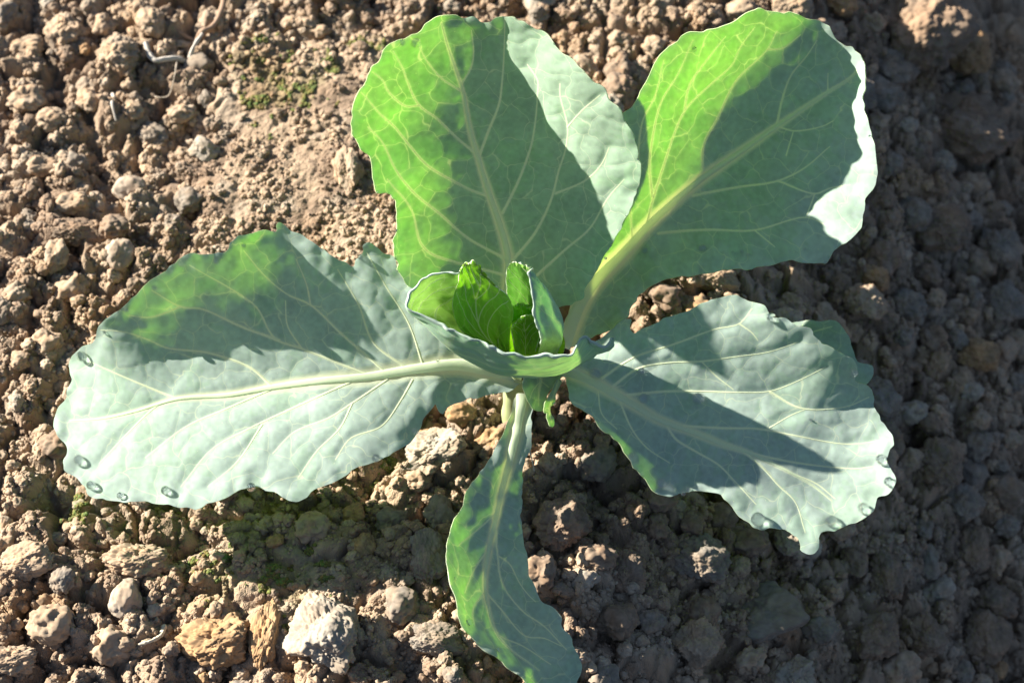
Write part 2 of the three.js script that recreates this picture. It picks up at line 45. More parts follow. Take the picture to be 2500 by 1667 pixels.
"RE":{"o":[12.76,26.91,-4.38],"e1":[0.9898,-0.0945,-0.1065],"n":[0.1041,0.9906,0.0892],"s":[[-0.62,1.36,0.01],[67.95,19.59,-6.87],[100.39,16.72,-1.02],[115.13,10.06,-0.11],[120.47,-1.37,-1.45],[121.09,-8.86,-2.2],[64.27,-7.88,-8.14],[-0.7,0.54,-0.02],[25.4,1.77,0.11],[58.84,8.12,-9.01],[89.08,6.02,-4.12],[112.14,14.51,0.24],[122.28,-5.18,-1.85],[93.69,-13.92,-3.72],[64.4,-7.01,-8.2],[82.96,17.92,-3.9],[43.19,13.07,-5.47],[0.0,0.0,0.0],[58.75,7.44,-9.03],[115.93,0.0,-1.37]],"out":[[-0.62,1.36],[18.12,5.99],[43.29,13.91],[67.95,19.59],[83.03,18.57],[96.88,16.81],[100.39,16.72],[106.15,16.07],[112.18,14.84],[115.13,10.06],[116.6,4.8],[118.08,-0.44],[120.47,-1.37],[123.67,-2.19],[123.53,-5.25],[121.09,-8.86],[114.01,-12.89],[93.45,-15.54],[64.27,-7.88],[32.86,-3.23],[9.45,-3.51]],"mid":[[0.0,0.0],[25.34,1.27],[58.75,7.44],[88.97,5.21],[115.93,0.0]],"mw":[4.5,0.5],"veins":[[[42.12,5.02],[67.33,14.02],[90.31,15.66]],[[66.49,7.18],[89.71,10.85],[109.95,13.38]],[[58.75,7.44],[75.83,-2.22],[86.65,-10.53]]],"drops":[]},
"B1":{"o":[11.12,36.71,-1.04],"e1":[-0.1169,-0.3314,0.9362],"n":[0.3438,0.8709,0.3512],"s":[[2.22,-6.16,0.15],[12.18,-5.77,1.55],[15.85,2.32,0.26],[7.11,4.71,0.41],[-1.53,2.05,0.42],[2.46,-3.62,-0.16],[7.9,-7.2,1.41],[15.49,-3.37,1.33],[15.94,1.84,0.31],[7.11,4.71,0.41],[0.58,8.24,1.64],[9.56,-0.55,0.34],[0.0,0.0,0.0],[11.07,-0.4,0.43]],"out":[[2.22,-6.16],[5.04,-7.0],[7.9,-7.2],[12.18,-5.77],[15.49,-3.37],[16.78,-0.11],[15.85,2.32],[13.57,2.38],[10.43,2.96],[7.11,4.71],[3.68,7.52],[-0.28,8.89],[-1.53,2.05]],"mid":[[0.0,0.0],[5.67,-0.14],[11.07,-0.4],[14.79,-0.0]],"mw":[1.6,0.3],"veins":[[[5.67,-0.14],[10.08,-3.05],[13.33,-3.94]],[[5.67,-0.14],[7.36,3.2]]],"drops":[]},
"B2":{"o":[16.81,37.09,5.57],"e1":[-0.1782,-0.5935,0.7849],"n":[0.7085,0.4761,0.5209],"s":[[-0.71,-1.1,0.03],[10.76,-5.42,-0.04],[13.67,-2.9,-0.03],[16.21,1.6,0.11],[9.84,-2.18,0.18],[-0.07,1.83,-0.07],[-0.31,0.38,-0.02],[4.56,-2.12,0.24],[11.47,-4.35,-0.05],[10.57,-1.56,0.19],[16.25,0.75,0.08],[5.26,-0.21,0.08],[0.0,0.0,0.0],[10.62,-2.58,0.13]],"out":[[-0.71,-1.1],[3.83,-2.78],[6.92,-4.76],[10.76,-5.42],[12.52,-4.05],[11.86,-3.0],[13.67,-2.9],[15.13,-1.67],[16.72,0.25],[16.21,1.6],[14.1,1.22],[11.76,-0.97],[9.84,-2.18],[8.27,-0.38],[4.81,-0.11],[-0.07,1.83]],"mid":[[0.0,0.0],[6.06,-1.64],[10.62,-2.58],[15.06,-0.0]],"mw":[1.2,0.3],"veins":[],"drops":[[8.16,-1.17,0.92]]}},
"heart":{"cup":[[[13.2,38.0,0.6],[12.9,38.0,0.6],[12.7,38.0,0.6],[12.4,38.0,0.6],[9.7,36.0,1.0],[9.5,36.0,1.0],[9.2,36.0,1.0],[6.5,36.0,0.5],[6.3,36.0,0.5],[6.0,36.0,0.5],[3.8,37.0,-0.6],[3.5,37.0,-0.6],[3.2,37.0,-0.6],[1.1,38.0,-2.2],[0.8,38.0,-2.2],[0.5,38.0,-2.2],[0.2,38.0,-2.2]],[[33.8,55.0,2.6],[31.5,54.0,3.9],[29.7,53.0,4.3],[27.4,52.0,5.3],[21.4,51.0,8.2],[14.9,50.0,10.9],[6.1,50.0,11.4],[-4.5,53.0,12.1],[-13.6,57.0,9.7],[-20.9,61.0,7.4],[-27.3,66.0,2.2],[-30.6,64.0,-2.9],[-28.6,60.0,-8.7],[-25.0,58.0,-12.2],[-21.3,58.0,-11.7],[-17.5,60.0,-11.5],[-14.2,62.0,-11.9]],[[36.3,58.0,0.1],[31.8,59.0,4.5],[27.7,60.0,2.7],[24.9,62.0,2.6],[20.1,64.0,10.3],[13.7,65.0,12.5],[4.6,66.0,13.4],[-4.4,68.0,12.2],[-11.2,70.0,9.5],[-20.2,72.0,6.8],[-29.3,74.0,2.9],[-36.5,76.0,-0.1],[-35.2,78.0,-5.8],[-30.7,80.0,-10.1],[-25.0,81.0,-11.9],[-18.9,80.0,-11.8],[-15.6,78.0,-11.3]]],"inner":[[[-4.6,42.0,-2.7],[-2.7,41.0,-3.6],[-1.1,42.0,-3.6]],[[-17.4,58.0,-2.4],[-11.0,54.0,-5.4],[-0.4,57.0,-5.2]],[[-20.7,69.0,-5.1],[-12.8,64.0,-10.6],[0.4,67.0,-4.2]],[[-18.7,79.0,-8.3],[-11.3,76.0,-9.8],[-2.2,75.0,-6.6]],[[-17.9,86.0,-9.1],[-13.8,86.0,-10.2],[-6.2,80.0,-7.7]],[[-16.0,89.0,-10.0],[-13.3,90.0,-10.7],[-9.8,85.0,-8.4]]],"fold":[[[1.5,43.0,-2.4],[7.2,40.0,-5.4],[15.6,43.0,-2.9],[9.0,48.0,0.7]],[[0.3,54.0,-7.1],[7.2,48.0,-10.9],[17.6,52.0,-2.3],[10.4,62.0,2.9]],[[-0.6,64.0,-8.4],[6.6,57.0,-12.9],[17.1,62.0,-6.4],[8.5,72.0,1.7]],[[-1.6,75.0,-9.4],[6.1,69.0,-13.3],[13.1,74.0,-7.3],[7.4,82.0,-3.1]],[[-1.8,84.0,-10.4],[2.8,82.0,-12.3],[9.1,83.0,-6.8],[6.3,88.0,-6.4]],[[-0.6,87.0,-11.8],[2.4,88.0,-10.9],[5.3,88.0,-9.4],[5.7,89.0,-7.6]]],"back":[[[-3.7,40.0,-2.3],[4.8,37.0,-3.3],[18.0,40.0,-2.3]],[[-5.0,49.0,-4.2],[4.8,45.0,-7.8],[18.8,50.0,-3.5]],[[-3.6,59.0,-6.6],[3.8,56.0,-10.8],[14.0,59.0,-6.6]],[[-0.8,64.0,-8.4],[2.9,62.0,-11.9],[6.6,64.0,-8.4]]],"core":[[[1.5,42.0,-2.7],[4.8,41.0,-3.1],[8.1,42.0,-2.7]],[[-0.3,55.0,-4.8],[4.8,50.0,-9.6],[10.2,54.0,-4.9]],[[0.6,60.0,-4.6],[4.7,62.0,-6.6],[8.9,60.0,-7.6]]]},
"clods":[[-164.7,-174.2,18.3,17.1,"t"],[-189.2,-188.4,17.1,16.3,"t"],[-215.0,-195.6,12.2,13.9,"g"],[-204.9,-181.2,15.5,9.8,"t"],[-152.2,-192.0,12.2,13.9,"t"],[-153.8,-107.6,16.0,12.7,"s"],[-154.8,-73.7,11.7,15.0,"s"],[-174.1,-84.8,19.6,11.4,"d"],[-190.2,-118.5,13.1,9.5,"t"],[-201.3,-134.0,6.9,8.2,"t"],[-179.4,-70.6,10.1,13.1,"t"],[-172.2,-59.3,13.9,12.2,"t"],[-136.9,-147.6,12.2,9.0,"t"],[-131.7,-173.0,14.7,11.4,"f"],[-66.3,-115.2,12.2,19.6,"t"],[-29.4,13.6,24.5,18.8,"w"],[-72.4,47.1,12.7,11.7,"t"],[-137.1,75.7,12.2,16.0,"s"],[-54.4,52.4,9.8,9.0,"o"],[-58.1,38.2,8.2,8.2,"o"],[-142.5,91.7,13.9,13.4,"t"],[-134.7,59.4,21.2,13.9,"t"],[-65.6,90.9,24.5,30.2,"w"],[-104.2,89.2,24.5,18.8,"o"],[-87.0,88.4,10.1,22.8,"o"],[-19.0,-2.3,12.2,9.8,"o"],[-8.3,7.1,13.1,11.4,"o"],[-31.3,-0.4,13.1,9.8,"o"],[18.2,42.9,20.4,17.9,"d"],[42.2,56.6,17.1,16.3,"d"],[54.6,26.9,13.9,12.2,"d"],[30.8,56.1,14.7,11.4,"d"],[98.6,54.8,34.3,27.7,"f"],[71.4,44.0,22.0,17.1,"g"],[176.7,-46.1,11.4,10.1,"d"],[180.8,-88.1,12.2,13.9,"d"],[183.7,-224.4,40.8,37.5,"d"],[205.4,-194.7,40.8,34.3,"d"],[191.0,-139.2,24.5,19.6,"d"],[44.8,-182.4,8.5,8.2,"t"],[59.4,-178.8,10.1,9.8,"t"],[29.9,-168.3,13.1,10.1,"t"],[97.3,-199.9,13.9,10.6,"t"],[120.7,-203.7,17.9,14.7,"t"],[198.4,31.6,19.6,24.5,"d"],[205.1,14.7,19.6,14.7,"d"],[167.2,45.4,16.3,19.6,"d"],[197.4,-36.1,13.4,15.5,"f"],[172.7,10.5,10.1,14.7,"f"],[193.6,-1.8,14.7,19.6,"d"],[150.5,24.8,14.7,22.8,"d"],[145.0,50.5,17.9,21.2,"d"],[211.1,-29.9,14.7,14.7,"d"],[119.8,54.8,13.1,11.4,"g"],[136.9,22.4,11.4,14.7,"d"],[37.0,75.4,16.3,14.7,"d"],[10.0,65.8,11.4,13.1,"d"],[-30.8,59.4,12.2,19.6,"g"],[-39.8,78.3,14.7,13.1,"g"],[-27.1,91.7,17.9,11.4,"g"],[-175.2,62.8,19.6,13.1,"t"],[-163.2,85.0,16.3,14.7,"t"],[-175.5,98.3,17.9,11.4,"t"],[-172.9,-192.0,9.8,9.8,"t"],[-201.3,-152.1,14.7,12.2,"t"],[-189.5,-143.1,13.9,9.8,"t"],[-192.7,-53.2,11.4,9.8,"t"],[-178.5,-33.3,11.4,9.8,"t"],[-175.2,-152.1,11.4,9.8,"t"],[-157.6,-147.6,9.8,8.2,"t"],[-164.8,-112.0,9.8,9.8,"d"],[-175.7,-99.0,13.1,9.8,"t"],[80.3,-68.4,17.9,11.4,"t"],[114.5,-73.4,13.1,9.8,"t"],[60.4,-55.6,14.7,11.4,"d"],[68.3,32.1,9.8,9.8,"d"],[80.8,24.5,11.4,11.4,"d"],[91.3,32.5,14.7,11.4,"d"],[-44.0,39.9,11.4,9.8,"g"],[-26.5,39.9,11.4,14.7,"g"],[-34.8,23.7,9.8,8.2,"t"]],"root":[[-121.3,-211.1],[-123.5,-198.3],[-126.7,-189.9],[-130.8,-185.8],[-134.7,-187.2],[-141.2,-188.3]],"root2":[[-130.1,-184.3],[-133.5,-179.4],[-136.8,-175.4],[-140.4,-173.4],[-145.1,-171.6],[-149.0,-170.5],[-151.6,-173.6],[-153.5,-178.5]],"thread":[[-137.1,-185.0],[-139.8,-180.5],[-140.3,-171.4],[-140.2,-162.6],[-143.5,-157.4],[-147.8,-157.0],[-150.6,-160.2]],"straw":[[-131.6,92.8],[-127.4,91.5],[-124.6,88.2],[-123.7,83.5]],"chip":[[-166.4,-157.8],[-164.8,-152.0],[-164.4,-146.7],[-162.8,-140.7]],"hair":[[6.3,15.1],[7.1,20.5],[8.2,26.0]],"moss":[[-106.9,-170.6,14],[-95.2,-156.7,16],[-83.0,-166.0,10],[-76.0,68.0,10],[-97.5,50.6,8],[-84.2,61.1,9],[-105.9,66.3,10],[-49.7,12.7,7],[-75.5,78.3,8],[-159.0,38.2,6],[-58.1,-182.4,8],[-44.7,18.2,5]]};

// ---------------------------------------------------------------- helpers
function rng(seed) { let s = seed | 0; return () => { s = (s + 0x6d2b79f5) | 0; let t = Math.imul(s ^ (s >>> 15), 1 | s); t = (t + Math.imul(t ^ (t >>> 7), 61 | t)) ^ t; return ((t ^ (t >>> 14)) >>> 0) / 4294967296; }; }
const hash = (x, y, z) => { let h = Math.imul(x, 374761393) ^ Math.imul(y, 668265263) ^ Math.imul(z, 2147483647 - 1274126177); h = Math.imul(h ^ (h >>> 13), 1274126177); h ^= h >>> 16; h = Math.imul(h, 2246822519); return ((h ^ (h >>> 15)) >>> 0) / 4294967296; };
const fade = (t) => t * t * (3 - 2 * t), mixn = (a, b, t) => a + (b - a) * t, clamp = (x, a = 0, b = 1) => Math.min(b, Math.max(a, x)), smooth = (a, b, x) => fade(clamp((x - a) / (b - a)));
function noise3(x, y, z) {
  const i = Math.floor(x), j = Math.floor(y), k = Math.floor(z), u = fade(x - i), v = fade(y - j), w = fade(z - k);
  const p = (a, b, c) => hash(i + a, j + b, k + c);
  return mixn(mixn(mixn(p(0, 0, 0), p(1, 0, 0), u), mixn(p(0, 1, 0), p(1, 1, 0), u), v), mixn(mixn(p(0, 0, 1), p(1, 0, 1), u), mixn(p(0, 1, 1), p(1, 1, 1), u), v), w) * 2 - 1;
}
function noise2(x, y, s = 0) {
  const i = Math.floor(x), j = Math.floor(y), u = fade(x - i), v = fade(y - j);
  return mixn(mixn(hash(i, j, s), hash(i + 1, j, s), u), mixn(hash(i, j + 1, s), hash(i + 1, j + 1, s), u), v) * 2 - 1;
}
const fbm2 = (x, y, s = 0) => 0.55 * noise2(x, y, s) + 0.28 * noise2(x * 2.1, y * 2.1, s + 1) + 0.17 * noise2(x * 4.3, y * 4.3, s + 2);
function cell2(x, y, s) {                       // [distance to nearest, to second nearest, id]
  const i = Math.floor(x), j = Math.floor(y); let a = 9, b = 9, id = 0, ox = 0, oy = 0;
  for (let dx = -1; dx <= 1; dx++) for (let dy = -1; dy <= 1; dy++) {
    const cx = i + dx, cy = j + dy, px = cx + 0.1 + 0.8 * hash(cx, cy, s) - x, py = cy + 0.1 + 0.8 * hash(cx, cy, s + 7) - y, d = px * px + py * py;
    if (d < a) { b = a; a = d; id = hash(cx, cy, s + 13); ox = px; oy = py; } else if (d < b) b = d;
  }
  return [Math.sqrt(a), Math.sqrt(b), id, ox, oy];
}
function cell3(x, y, z, s) {
  const i = Math.floor(x), j = Math.floor(y), k = Math.floor(z); let a = 9;
  for (let dx = -1; dx <= 1; dx++) for (let dy = -1; dy <= 1; dy++) for (let dz = -1; dz <= 1; dz++) {
    const cx = i + dx, cy = j + dy, cz = k + dz, px = cx + hash(cx + s, cy, cz) - x, py = cy + hash(cx, cy + s, cz + 31) - y, pz = cz + hash(cx + 57, cy, cz + s) - z, d = px * px + py * py + pz * pz;
    if (d < a) a = d;
  }
  return Math.sqrt(a);
}
const used = new Map();
function numbered(name) { const n = used.get(name) ?? 0; used.set(name, n + 1); return n ? name + '_' + String(n).padStart(3, '0') : name; }
function shade(o) { o.traverse((m) => { if (m.isMesh) { m.castShadow = true; m.receiveShadow = true; } }); return o; }
function top(o, name, label, category, group, kind) {
  o.name = numbered(name);
  if (label) o.userData.label = label;
  if (category) o.userData.category = category;
  if (group) o.userData.group = group;
  if (kind) o.userData.kind = kind;
  scene.add(shade(o)); return o;
}
const lin = (r, g, b) => new THREE.Color().setRGB(r, g, b);
function geo(pos, idx, uv, col) {
  const g = new THREE.BufferGeometry();
  g.setAttribute('position', new THREE.Float32BufferAttribute(pos, 3));
  if (uv) g.setAttribute('uv', new THREE.Float32BufferAttribute(uv, 2));
  if (col) g.setAttribute('color', new THREE.Float32BufferAttribute(col, 3));
  if (idx) g.setIndex(idx);
  g.computeVertexNormals();
  return g;
}
function curve2(pts, step) {                     // Catmull-Rom through 2-D points, sampled about every step
  const c = new THREE.CatmullRomCurve3(pts.map(([x, y]) => new THREE.Vector3(x, y, 0)), false, 'centripetal');
  return c.getSpacedPoints(Math.max(2, Math.ceil(c.getLength() / step))).map((p) => [p.x, p.y]);
}

// ---------------------------------------------------------------- the soil bed: slope steepened and carried on unseen to keep it shaded
function macro(x, z) {
  const e = 8 + 0.335 * (110 - z), d = x - e;
  const s = Math.min(2500, d < -25 ? 0 : d < 25 ? ((d + 25) ** 2 / 100) * 0.76 : 0.76 * d);
  return -s;
}
// how loose and lumpy the soil is (1 loose clods, 0 crusted and fine)
function loose(x, z) {
  const crust1 = Math.exp(-(((x + 84 + 0.15 * (z + 110)) / 48) ** 4 + ((z + 120) / 75) ** 4)), crust2 = Math.exp(-(((x + 72) / 40) ** 2 + ((z - 66) / 34) ** 2));
  return clamp(1 - Math.max(1.15 * crust1, 0.75 * crust2) + 0.25 * fbm2(x / 22, z / 22, 50));
}
function groundH(x, z) {
  const L = loose(x, z), wx = x + 3 * noise2(x / 9, z / 9, 3), wz = z + 3 * noise2(x / 9, z / 9, 4);
  let h = macro(x, z) + 5 * fbm2(x / 60, z / 60, 10);
  const c1 = cell2(wx / 19, wz / 19, 20), c2 = cell2(wx / 8.2, wz / 8.2, 21), c3 = cell2(x / 3.1 + noise2(x, z, 8) * 0.2, z / 3.1, 22), c4 = cell2(x / 1.5, z / 1.5, 23);
  const tilt = (c, s) => c[3] * (hash((c[2] * 1e6) | 0, s, 1) * 2 - 1) + c[4] * (hash((c[2] * 1e6) | 0, s, 2) * 2 - 1);   // each lump is a tilted, broken face
  h += mixn(1.2, 4.5, L) * (0.55 - c1[0]) * (0.4 + 0.9 * c1[2]) + mixn(1.2, 8, L) * tilt(c1, 3) - 9 * L * smooth(0.12, 0.5, fbm2(x / 34, z / 34, 15));
  h -= mixn(0.5, 5.5, L) * (1 - smooth(0, 0.3, c1[1] - c1[0]));
  h += mixn(0.7, 2.2, L) * (0.5 - c2[0]) * (0.3 + c2[2]) + mixn(0.5, 3.4, L) * tilt(c2, 4);
  h -= mixn(0.15, 2.2, L) * (1 - smooth(0, 0.3, c2[1] - c2[0]));
  h += mixn(0.7, 1.2, L) * (0.5 - c3[0]) * (0.3 + c3[2]) + 0.7 * tilt(c3, 5);
  h += 0.5 * (0.5 - c4[0]) + 0.3 * tilt(c4, 6);
  h += 0.6 * fbm2(x / 2.2, z / 2.2, 30);
  return h;
}
const grain = (() => {                            // fine grain of the soil, relief only
  const n = 512, d = new Uint8Array(n * n * 4);
  for (let j = 0; j < n; j++) for (let i = 0; i < n; i++) {
    const w = (f, s) => { const x = (i / n) * f, y = (j / n) * f, a = Math.floor(x), b = Math.floor(y), u = fade(x - a), v = fade(y - b), q = (p, r) => hash((a + p) % f, (b + r) % f, s); return mixn(mixn(q(0, 0), q(1, 0), u), mixn(q(0, 1), q(1, 1), u), v); };
    const v = 255 * (0.4 * w(40, 1) + 0.35 * w(96, 2) + 0.25 * w(200, 3)), k = (j * n + i) * 4; d[k] = d[k + 1] = d[k + 2] = v; d[k + 3] = 255;
  }
  const t = new THREE.DataTexture(d, n, n); t.wrapS = t.wrapT = THREE.RepeatWrapping; t.magFilter = THREE.LinearFilter; t.needsUpdate = true; return t;
})();
const SOIL = { tan: [0.285, 0.208, 0.14], brown: [0.185, 0.13, 0.088], ochre: [0.28, 0.175, 0.09], grey: [0.19, 0.154, 0.118], pale: [0.28, 0.23, 0.175], stone: [0.29, 0.227, 0.169], green: [0.108, 0.122, 0.040] };
function soilColor(x, z, v) {
  const a = smooth(-0.25, 0.4, fbm2(x / 17, z / 17, 60)), b = smooth(0.05, 0.5, fbm2(x / 9, z / 9, 64)), c = smooth(0.1, 0.55, fbm2(x / 26, z / 26, 68));
  const o = [0, 1, 2].map((k) => { let q = mixn(SOIL.tan[k], SOIL.brown[k], a); q = mixn(q, SOIL.pale[k], b * 0.55); return mixn(q, SOIL.ochre[k], c * 0.5); });
  let m = 0;
  for (const [mx, mz, r] of DATA.moss) m = Math.max(m, Math.exp(-((x - mx) ** 2 + (z - mz) ** 2) / (r * r)));
  m = smooth(0.35, 0.75, m * (0.75 + 0.7 * fbm2(x / 4, z / 4, 80)));
  const f = 1 + 0.22 * v;
  return o.map((q, k) => mixn(q, SOIL.green[k], m * 0.3) * f);
}
{
  const axis = (lo, hi, step, far) => {
    const a = []; for (let x = lo; x <= hi + 1e-6; x += step) a.push(x);
    let s = step, x = hi; while (x < far) { s *= 1.35; x += s; a.push(x); }
    s = step; x = lo; while (x > -far) { s *= 1.35; x -= s; a.unshift(x); }
    return a;
  };
  const X = axis(-238, 258, 0.9, 6000), Z = axis(-264, 126, 0.9, 6000), pos = [], col = [], uv = [], idx = [];
  for (const z of Z) for (const x of X) {
    const out = Math.max(0, Math.abs(x) - 300, Math.abs(z) - 290), far = clamp(1 - out / 400);
    pos.push(x * MM, (out > 400 ? macro(x, z) : mixn(macro(x, z), groundH(x, z), far)) * MM, z * MM);
    const c = soilColor(x, z, noise2(x / 1.3, z / 1.3, 90) * 0.7 + noise2(x / 4, z / 4, 91) * 0.5); col.push(...c); uv.push(x / 36, z / 36);
  }
  const w = X.length;
  for (let j = 0; j + 1 < Z.length; j++) for (let i = 0; i + 1 < w; i++) { const a = j * w + i; idx.push(a, a + w, a + 1, a + 1, a + w, a + w + 1); }
  const m = new THREE.MeshStandardMaterial({ name: 'soil', vertexColors: true, roughness: 1, bumpMap: grain, bumpScale: 0.0007 });
  top(new THREE.Mesh(geo(pos, idx, uv, col), m), 'ground', 'crumbly brown soil of the vegetable bed falling away down a slope', 'soil', null, 'structure');
}

// ---------------------------------------------------------------- clods and crumbs
function clodGeometry(seed, detail, style) {
  let g = new THREE.IcosahedronGeometry(1, detail); g.deleteAttribute('uv'); g.deleteAttribute('normal'); g = mergeVertices(g, 1e-5);
  const p = g.attributes.position, col = [], r = rng(seed * 977 + 5), o = seed * 17.3, planes = [];
  for (let k = 0; k < (style === 'stone' ? 13 : 9); k++) { const n = new THREE.Vector3(r() - 0.5, r() - 0.5, r() - 0.5).normalize(); planes.push([n, 0.66 + 0.3 * r()]); }
  const v = new THREE.Vector3(), knob = 0.25 + 0.75 * hash(seed, 3, 8);
  for (let i = 0; i < p.count; i++) {
    v.fromBufferAttribute(p, i).normalize();
    let d = 1.05; for (const [n, h] of planes) { const c = v.dot(n); if (c > 0.15) d = Math.min(d, mixn(h / c, 1.05, style === 'stone' ? 0.03 : knob * 0.45)); }
    const { x, y, z } = v;
    if (style === 'stone') {
      d += 0.13 * noise3(x * 1.7 + o, y * 1.7, z * 1.7) + 0.06 * noise3(x * 5 + o, y * 5, z * 5) + 0.03 * noise3(x * 13, y * 13 + o, z * 13);
    } else {
      d += 0.20 * noise3(x * 1.4 + o, y * 1.4, z * 1.4) + 0.14 * noise3(x * 3.1 + o, y * 3.1, z * 3.1) + 0.05 * noise3(x * 7 + o, y * 7, z * 7);
      d += knob * 0.26 * (0.5 - cell3(x * 2.3 + o, y * 2.3, z * 2.3, seed)) + 0.13 * (0.5 - cell3(x * 5.2 + o, y * 5.2, z * 5.2, seed + 3));
      if (detail > 30) d += 0.045 * (0.5 - cell3(x * 22 + o, y * 22, z * 22, seed + 8)) + 0.02 * noise3(x * 40, y * 40 + o, z * 40);
      if (detail > 8) d += 0.075 * (0.5 - cell3(x * 11 + o, y * 11, z * 11, seed + 5));
    }
    p.setXYZ(i, x * d, y * d, z * d);
    const t = 1 + 0.25 * noise3(x * 3 + o, y * 3, z * 3 + 9) + 0.2 * noise3(x * 8 + o, y * 8, z * 8) + 0.12 * noise3(x * 18, y * 18, z * 18 + o);
    const warm = 0.10 * noise3(x * 2 - o, y * 2, z * 2);
    col.push(t * (1 + warm), t, t * (1 - warm));
  }
  g.setAttribute('color', new THREE.Float32BufferAttribute(col, 3)); g.computeVertexNormals(); return g;
}
const clodMat = {};
for (const k of Object.keys(SOIL)) clodMat[k] = new THREE.MeshStandardMaterial({ name: k + '_soil', color: lin(...SOIL[k]), vertexColors: true, roughness: 1 });
const lumps = [], stones = [], bigLumps = [], bigStones = [];
for (let k = 0; k < 10; k++) lumps.push(clodGeometry(k + 1, 13, 'lump'));
for (let k = 0; k < 4; k++) stones.push(clodGeometry(k + 31, 12, 'stone'));
for (let k = 0; k < 5; k++) bigLumps.push(clodGeometry(k + 51, 34, 'lump'));
for (let k = 0; k < 3; k++) bigStones.push(clodGeometry(k + 71, 30, 'stone'));
const R = rng(4242), placedClods = [];
const LOOK = { t: ['tan', 'tan crumbly'], o: ['ochre', 'ochre crumbly'], w: ['pale', 'pale grey rough'], g: ['grey', 'grey rough'], d: ['brown', 'brown rough'], s: ['stone', 'pale smooth-faced'], f: ['grey', 'flat grey'], b: ['brown', 'brown crumbly'] };
function clod(x, z, w, d, kind, sink, label, group) {
  const size = Math.max(w, d), big = size > 17, stone = kind === 's' || kind === 'f';
  const set = stone ? (big ? bigStones : stones) : (big ? bigLumps : lumps), m = new THREE.Mesh(set[Math.floor(R() * set.length)], clodMat[LOOK[kind][0]]);
  const hgt = Math.min(w, d) * (kind === 'f' ? 0.35 : kind === 's' ? 0.52 : 0.44);
  m.rotation.set(R() * 0.7 - 0.35, R() * 6.28, R() * 0.7 - 0.35);
  const turned = Math.abs(Math.sin(m.rotation.y)) > 0.707; if (w / d > 1.25 || d / w > 1.25) m.rotation.y = R() * 0.4 - 0.2;
  else if (turned) [w, d] = [d, w];
  const under = [[0, 0], [0.3, 0], [-0.3, 0], [0, 0.3], [0, -0.3]].map(([a, c]) => groundH(x + a * w, z + c * d));
  m.scale.set((w / 2) * MM, hgt * MM, (d / 2) * MM);
  m.position.set(x * MM, (0.5 * Math.max(...under) + 0.1 * under.reduce((p, q) => p + q) + hgt * sink) * MM, z * MM);
  placedClods.push([x, z, size / 2]);
  return top(m, stone ? 'stone' : 'soil_clod', label, stone ? 'stone' : 'clod', group);
}
const SPECIAL = {
  5: 'pale tan stone with a flat face lying in a dark hollow', 6: 'pointed tan and white stone standing beside the broad sunlit leaf', 0: 'round knobbly tan clod beside the dry forked root',
  13: 'flat grey slab of soil crust under the dry root', 14: 'upright tan clod against the cupped upright leaf', 15: 'whitish grey crumbly clod under the broad sunlit leaf, beside the narrow drooping leaf',
  17: 'smooth-faced pale stone in front of the broad sunlit leaf', 22: 'large rough whitish clod with a sugary surface in front of the plant', 23: 'wide ochre block of crusted soil in front of the plant', 24: 'narrow ridged ochre block beside the rough whitish clod',
  32: 'large flat-topped stone on the shaded slope', 33: 'bluish grey crumbly clod under the tongue-shaped leaf lobe', 36: 'largest clod on the shaded slope behind the tall leaf', 37: 'second broad clod on the shaded slope, below the largest one',
};
DATA.clods.forEach(([x, z, w, d, k], i) => {
  const shadeSide = x > 8 + 0.335 * (110 - z) - 20;
  clod(x, z, w, d, k, 0.25, SPECIAL[i] ?? `${LOOK[k][1]} ${k === 's' || k === 'f' ? 'stone' : 'soil clod'} of thumbnail size or larger on the ${shadeSide ? 'shaded slope' : 'sunlit bed'}`, shadeSide ? 'clods on the shaded slope' : 'clods on the sunlit bed');
});
{
  let n = DATA.clods.length, tries = 0;
  while (n < 298 && tries++ < 20000) {
    const x = -218 + 450 * R(), z = -235 + 345 * R(), L = loose(x, z), e = 8 + 0.335 * (110 - z), side = smooth(-20, 20, x - e);
    if (R() > L * mixn(0.35, 1, side) || x > 200 + 0.12 * (110 - z) || x < -182 - 0.12 * (110 - z)) continue;
    const w = mixn(5, 8, side) + mixn(10, 13, side) * R() ** 1.8, d = w * (0.75 + 0.5 * R());
    if (placedClods.some(([a, b, r]) => Math.hypot(a - x, b - z) < (r + w / 2) * 0.72)) continue;
    const shadeSide = x > 8 + 0.335 * (110 - z) - 8, q = R();
    const k = q < 0.3 ? 't' : q < 0.5 ? 'b' : q < 0.58 ? 'o' : q < 0.9 ? 'g' : 'w';
    clod(x, z, w, d, k, 0.2 + 0.3 * R(), `small ${LOOK[k][1]} soil clod among the loose clods of the ${shadeSide ? 'shaded slope' : 'sunlit bed'}`, shadeSide ? 'clods on the shaded slope' : 'clods on the sunlit bed');
    n++;
  }
}
